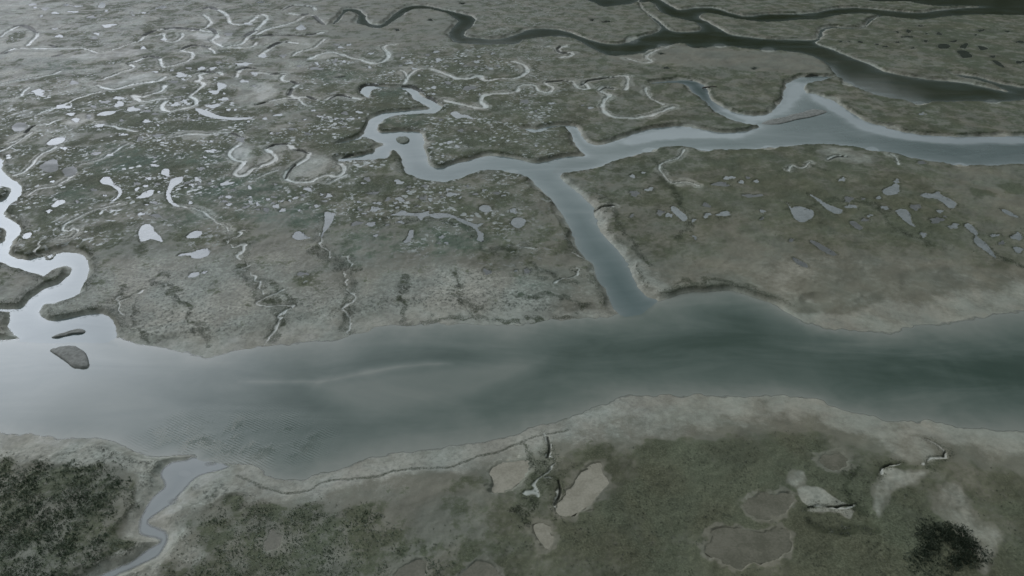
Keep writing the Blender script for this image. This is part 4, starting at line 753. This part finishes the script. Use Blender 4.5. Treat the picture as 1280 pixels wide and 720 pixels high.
# ---------------------------------------------------------------- islands
M_isle = plain_material('island_mud', (.10, .105, .092), (.19, .195, .18), 1.4)
M_islegreen = plain_material('islet_sward', (.06, .075, .05), (.13, .14, .115), 1.4)
for nm, lab, hgt, pts in ISLANDS:
    P = np.array(pts, float); Q = smooth_closed(np.stack(at(P[:, 0], P[:, 1], 0.15), 1), 5); c = Q.mean(0)
    verts, faces = [], []; n = len(Q)
    rings = [(1.18, -1.1), (1.06, -.25), (1.0, .0), (.95, hgt * .55), (.88, hgt * .85), (.70, hgt * .98), (.45, hgt * 1.05), (.2, hgt * 1.02)]
    for s, z in rings:
        for i, q in enumerate(Q):
            x, y = c + (q - c) * s
            lump = 0.12 * float(fbm(np.array([x]), np.array([y]), 1.2, 2, 5)[0]) if z > .1 else 0
            verts.append((x, y, z + lump * min(1, hgt * 2)))
    for r in range(len(rings) - 1):
        for i in range(n):
            j = (i + 1) % n; faces.append([r * n + i, r * n + j, (r + 1) * n + j, (r + 1) * n + i])
    verts.append((c[0], c[1], hgt * 1.02)); last = (len(rings) - 1) * n
    for i in range(n): faces.append([last + i, last + (i + 1) % n, len(verts) - 1])
    faces.append(list(range(n))[::-1])
    o = link_mesh(nm, verts, faces, M_islegreen if 'grassy' in lab else M_isle, True)
    tag(o, lab, 'island' if nm == 'mud_island' else 'sandbar')

# ---------------------------------------------------------------- plants
def height(px, py):
    c = np.clip(np.searchsorted(PXC, px), 0, NC - 1); r = np.clip(NR - 1 - np.searchsorted(PYR[::-1], py), 0, NR - 1)
    return Z[r, c], veg[r, c], edge[r, c], best[r, c]
def tufts(cx, cy, cz, rad, hgt, n, wid, seed, tone):
    """n pointed leaves splaying from each tuft: one triangle soup"""
    g = np.random.default_rng(seed); N = len(cx)
    az = g.uniform(0, 2 * np.pi, (N, n)); out = g.uniform(.25, 1.0, (N, n)) * rad[:, None]; h = g.uniform(.25, 1.0, (N, n)) * hgt[:, None]
    bo = g.uniform(0, .75, (N, n)) * rad[:, None]; ba = g.uniform(0, 2 * np.pi, (N, n))
    bx = cx[:, None] + bo * np.cos(ba); by = cy[:, None] + bo * np.sin(ba); bz = cz[:, None] + .35 * h * g.uniform(0, 1, (N, n)) - .03
    tx = bx + out * np.cos(az); ty = by + out * np.sin(az); tz = bz + h * .8
    w = wid * g.uniform(.6, 1.4, (N, n)); px_, py_ = -np.sin(az) * w, np.cos(az) * w
    mx, my, mz = (bx + tx) / 2, (by + ty) / 2, (bz + tz) / 2 + .15 * h
    V = np.stack([np.stack([bx, by, bz], -1), np.stack([mx + px_, my + py_, mz], -1), np.stack([tx, ty, tz], -1), np.stack([mx - px_, my - py_, mz], -1)], 2).reshape(-1, 3)
    F = np.arange(len(V)).reshape(-1, 4)
    t = np.repeat(np.clip(tone[:, None] + g.normal(0, .22, (N, n)), 0, 1).ravel(), 4)
    return V, F, t
def plant_object(name, mat, V, F, t):
    o = link_mesh(name, V, F, mat); attr_float(o, 'tone', t); return o

M_shrub = leaf_material('thicket_leaves', (.042, .063, .037), (.105, .138, .088), (.27, .29, .24))
M_bush = leaf_material('bush_leaves', (.017, .027, .016), (.038, .052, .032), (.12, .135, .10))
M_grass = leaf_material('sedge_leaves', (.030, .036, .025), (.060, .068, .048), (.15, .155, .13))
labels_t = ['dense dark green shrubs and grey dead stems filling the bottom left corner', 'open scrub of dark green shrubs in patches right of the small creek', 'small patch of dark scrub at the bottom edge']
for ti, T in enumerate(THICKETS):
    P = np.array(T, float); Q = np.stack(at(P[:, 0], P[:, 1], 1.0), 1)
    lo, hi = Q.min(0), Q.max(0); lo = np.maximum(lo, [-120, 55])
    dens = (20, 15, 15)[ti]
    N = int((hi[0] - lo[0]) * (hi[1] - lo[1]) * dens)
    x = rng.uniform(lo[0], hi[0], N); y = rng.uniform(lo[1], hi[1], N)
    d = poly_sdf(Q, x, y) + 1.2 * fbm(x, y, 3.5, 2, 101)
    k = .50 + .55 * fbm(x, y, 2.4, 3, 103 + ti) + .35 * fbm(x, y, 9, 2, 107)
    if ti == 1:
        rimw = sstep(-7, -1.0, d); k = k * (.62 + .5 * rimw)
    else: k = k + .18
    k = k * sstep(1.2, (-5.5, -7.0, -3.0)[ti] * .6, d + 2.2 * fbm(x, y, 2.0, 3, 113)) * (1.25, 1.0, 1.0)[ti]
    keep = rng.uniform(0, 1, N) < np.clip(k, 0, 1)
    x, y = x[keep], y[keep]
    dd = (y * cp + 99 * sp); px = 640 + FOC * x / dd; py = 360 - FOC * ((y * sp - 99 * cp) / dd)
    z, vv, ee, bb = height(px, py); ok = (bb > .4) & (z > .2)
    if ti == 1: ok &= ~(((px - 342) / 13) ** 2 + ((py - 676) / 14) ** 2 < 1)
    x, y, z = x[ok], y[ok], z[ok]
    tone = np.clip(.36 + .45 * fbm(x, y, 1.2, 2, 111) + (.16 if ti else .02), 0, 1)
    V, F, t = tufts(x, y, z, rng.uniform(.10, (.27, .20, .2)[ti], len(x)), rng.uniform(.12, (.45, .30, .3)[ti], len(x)), 7, .045, 201 + ti, tone)
    o = plant_object('shrubbery', M_shrub, V, F, t); tag(o, labels_t[ti], kind='stuff')
# the dark ring shaped bush
bx, by, ba, bb_ = BUSH_RING
N = 8500; ang = rng.uniform(0, 2 * np.pi, N); rr = np.sqrt(rng.uniform(.0, 1.35, N))
ring = rng.uniform(0, 1, N) < np.exp(-((rr - .62) / .34) ** 2) * (.85 + .35 * np.sin(ang + 2.6))
inner = rng.uniform(0, 1, N) < .10
lowgap = (np.sin(ang) > .35) & (np.abs(np.cos(ang) + .15) < .55) & (rr < .95)        # thin where the ring opens towards the bottom
wave = 1 + .16 * np.sin(3 * ang + 1) + .10 * np.sin(5 * ang)
px = bx + ba * rr * wave * np.cos(ang); py = by + bb_ * rr * wave * np.sin(ang)
x, y = at(px, py, 1.0)
pat = fbm(x, y, 1.6, 2, 131)
keep = (ring | inner) & (~lowgap | (rng.uniform(0, 1, N) < .25)) & (rng.uniform(0, 1, N) < .85 + .6 * pat)
x, y, px, py, rr = x[keep], y[keep], px[keep], py[keep], rr[keep]
z, _, _, _ = height(px, py)
V, F, t = tufts(x, y, z, rng.uniform(.10, .26, len(x)), rng.uniform(.2, .75, len(x)) * np.clip(1.2 - .6 * rr, .3, 1), 7, .042, 231, np.clip(.35 + .4 * pat[keep], 0, 1))
o = plant_object('bush', M_bush, V, F, t)
tag(o, 'dark ring shaped bush with a thin pale middle, alone on the mud at bottom right', 'bush')
# sedge along rill edges and pool rims, and thin over the marsh
N = 420000
px = rng.uniform(-30, 1310, N); py = 95 + 640 * rng.uniform(0, 1, N) ** 1.15
x, y = at(px, py, .9)
z, vv, ee, bb = height(px, py)
prob = np.clip(1.1 * (ee - .12) * sstep(120, 300, py), 0, 1) * .75 + .16 * sstep(.5, .85, vv + .35 * fbm(x, y, 5, 3, 141)) * sstep(200, 420, py)
keep = (rng.uniform(0, 1, N) < prob * np.clip(.6 + 1.0 * fbm(x, y, 2.0, 2, 143), 0, 1)) & (z > .42) & (bb > .5)
x, y, z = x[keep][:34000], y[keep][:34000], z[keep][:34000]
sc = .75 + y / 240
tone = np.clip(.32 + .35 * fbm(x, y, 2.0, 2, 151), 0, 1)
V, F, t = tufts(x, y, z, .17 * sc, .20 * sc, 4, .05, 251, tone)
V[:, :2] += 0
o = plant_object('sedge', M_grass, V, F, t); tag(o, 'dark sedge and low scrub along the edges of creeks and pools', kind='stuff')

# ---------------------------------------------------------------- driftwood log lying across the far brown creek bend
M_log = plain_material('driftwood', (.035, .03, .024), (.075, .068, .056), 3.0)
def tube(path, radii, seg=8):
    v, f = [], []
    path = [np.array(p, float) for p in path]
    for i, p in enumerate(path):
        t = path[min(i + 1, len(path) - 1)] - path[max(i - 1, 0)]; t /= np.linalg.norm(t)
        s = np.cross(t, (0, 0, 1)); s /= np.linalg.norm(s); u = np.cross(s, t)
        for k in range(seg):
            a = 2 * math.pi * k / seg; v.append(p + radii[i] * (1 + .12 * math.sin(3 * a + i)) * (s * math.cos(a) + u * math.sin(a)))
    for i in range(len(path) - 1):
        for k in range(seg): f.append([i * seg + k, i * seg + (k + 1) % seg, (i + 1) * seg + (k + 1) % seg, (i + 1) * seg + k])
    f.append(list(range(seg))[::-1]); f.append([(len(path) - 1) * seg + k for k in range(seg)])
    return v, f
l0 = at(878, 109.5, .8); l1 = at(896, 108.5, 1.3)
path = [(l0[0] + (l1[0] - l0[0]) * t, l0[1] + (l1[1] - l0[1]) * t + .3 * math.sin(3 * t), .7 + .75 * t) for t in np.linspace(0, 1, 7)]
v, f = tube(path, [.42, .40, .36, .32, .28, .22, .14])
log = link_mesh('driftwood_log', v, f, M_log, True); tag(log, 'dark driftwood log stranded across the far brown creek bend', 'log')
br = [np.array(path[4]) + np.array(d) for d in ((0, 0, .1), (.5, .5, .55), (.9, 1.2, .9))]
v, f = tube(br, [.14, .10, .05], 6)
b_ = link_mesh('branch', v, f, M_log, True); b_.parent = log

# ---------------------------------------------------------------- forested mountains beyond the far shore (mirrored in the far channels)
RIDGE = [(-900,-60),(-300,-50),(100,-30),(300,-12),(380,4),(420,20),(470,40),(560,58),(640,62),(700,62),(760,68),(810,88),(845,112),(880,122),(905,116),(940,92),(975,72),(1010,66),(1060,80),(1110,95),(1160,109),(1240,119),(1400,128),(1700,130),(2400,120)]
rx = np.array([p[0] for p in RIDGE], float); ry = np.array([p[1] for p in RIDGE], float)
x = (rx - 640) / FOC; yy = (360 - ry) / FOC
dirx, diry, dirz = x, cp + yy * sp, yy * cp - sp
azr = np.arctan2(dirx, diry); elr = np.arctan2(-dirz, np.hypot(dirx, diry))
o_ = np.argsort(azr); azr, elr = azr[o_], elr[o_]
nA, nD = 420, 46
az = np.linspace(azr[0], min(azr[-1], R(80)), nA); D0, D1 = 1500.0, 3300.0
el = np.interp(az, azr, elr)
dd = np.linspace(0, 1, nD)
A, T = np.meshgrid(az, dd, indexing='ij')
Dm = D0 + (D1 - D0) * T
crest = 2500.0
Hc = (crest - 260) * np.tan(el)[:, None] * np.ones_like(T)
prof = np.where(T < (crest - D0) / (D1 - D0), sstep(0, 1, T / ((crest - D0) / (D1 - D0))) ** .9, 1 - .45 * sstep(0, 1, (T - .555) / .445))
MX, MY = Dm * np.sin(A), Dm * np.cos(A)
MZ = Hc * prof * (1 + .10 * fbm(MX, MY, 420, 4, 161) * np.minimum(1, T * 2)) + 14 * fbm(MX, MY, 60, 3, 163) * (T > 0) - 4
mi = np.arange(nA * nD).reshape(nA, nD)
mq = np.stack([mi[:-1, :-1], mi[1:, :-1], mi[1:, 1:], mi[:-1, 1:]], -1).reshape(-1, 4)
M_forest = plain_material('forest_slope', (.012, .018, .010), (.028, .036, .022), .02)
mt = link_mesh('mountains', np.stack([MX, MY, MZ], -1).reshape(-1, 3), mq, M_forest, True)
tag(mt, 'dark forested mountains beyond the marsh, seen mirrored in the far channels', kind='structure')

# ---------------------------------------------------------------- sky, sun, camera
SUN_AZ, SUN_EL = R(-68), R(36)
S = (math.sin(SUN_AZ) * math.cos(SUN_EL), math.cos(SUN_AZ) * math.cos(SUN_EL), math.sin(SUN_EL))
world = bpy.data.worlds.new('World'); scene.world = world; world.use_nodes = True
nt = NT(world.node_tree); bg = world.node_tree.nodes['Background']
sky = nt.node('ShaderNodeTexSky', sky_type='NISHITA'); sky.sun_disc = False; sky.sun_elevation = SUN_EL; sky.sun_rotation = SUN_AZ % (2 * math.pi)
dirv = nt.node('ShaderNodeTexCoord').outputs['Generated']
sx = nt.node('ShaderNodeSeparateXYZ'); nt.l.new(dirv, sx.inputs[0])
dot = nt.node('ShaderNodeVectorMath', operation='DOT_PRODUCT'); nt.l.new(dirv, dot.inputs[0]); dot.inputs[1].default_value = (math.sin(R(-41)) * math.cos(R(31)), math.cos(R(-41)) * math.cos(R(31)), math.sin(R(31)))
ang = nt.m('ARCCOSINE', nt.m('MINIMUM', dot.outputs['Value'], .99999))
elev = nt.m('ARCSINE', nt.m('MAXIMUM', nt.m('MINIMUM', sx.outputs[2], .9999), -.9999))
def gauss(x, c, s, a):
    q = nt.m('DIVIDE', nt.m('SUBTRACT', x, c), s); return nt.m('MULTIPLY', nt.m('EXPONENT', nt.m('MULTIPLY', nt.m('MULTIPLY', q, q), -1.0)), a)
fd = nt.node('ShaderNodeVectorMath', operation='DOT_PRODUCT'); nt.l.new(dirv, fd.inputs[0]); fd.inputs[1].default_value = (math.sin(R(-18)), math.cos(R(-18)), 0)
front = nt.ss(fd.outputs['Value'], .30, .98)
glow = nt.m('ADD', gauss(ang, 0, GLOW1[0], GLOW1[1]), gauss(ang, 0, GLOW2[0], GLOW2[1]))
band = nt.m('MULTIPLY', gauss(elev, BAND[0], BAND[1], BAND[2]), front)
tot = nt.m('ADD', nt.m('ADD', glow, band), SKY_BASE)
cl = nt.lin(nt.noise(dirv, 2.6, 5, .6, .4), .3, .7, .72, 1.3)
tot = nt.m('MULTIPLY', tot, cl)
cc = nt.mix(1.0, nt.mix(nt.ss(ang, .9, .25), SKY_TINT, (.92, .98, 1.09)), tot, 'MULTIPLY')
cover_ = nt.ss(nt.noise(dirv, 1.3, 4), .18, .42)
fin = nt.mix(nt.m('MULTIPLY', cover_, .93), sky.outputs[0], cc)
nt.l.new(fin, bg.inputs['Color']); bg.inputs['Strength'].default_value = .1

sun_d = bpy.data.lights.new('sun', 'SUN'); sun_d.energy = SUN_E; sun_d.angle = R(30); sun_d.color = (1.0, .97, .92)
sun = bpy.data.objects.new('sun', sun_d); col.objects.link(sun)
from mathutils import Vector
sun.rotation_euler = Vector(S).to_track_quat('Z', 'Y').to_euler()

cam_d = bpy.data.cameras.new('camera'); cam_d.sensor_width = 36; cam_d.lens = 36 * FOC / 1280; cam_d.clip_end = 30000; cam_d.clip_start = .5
cam = bpy.data.objects.new('camera', cam_d); col.objects.link(cam); cam.location = (0, 0, CAMZ); cam.rotation_euler = (R(90) - PITCH, 0, 0)
scene.camera = cam
scene.view_settings.view_transform = 'Standard'; scene.view_settings.look = 'None'; scene.view_settings.gamma = 1
scene.view_settings.exposure = EXPOSURE
scene.cycles.max_bounces = 6
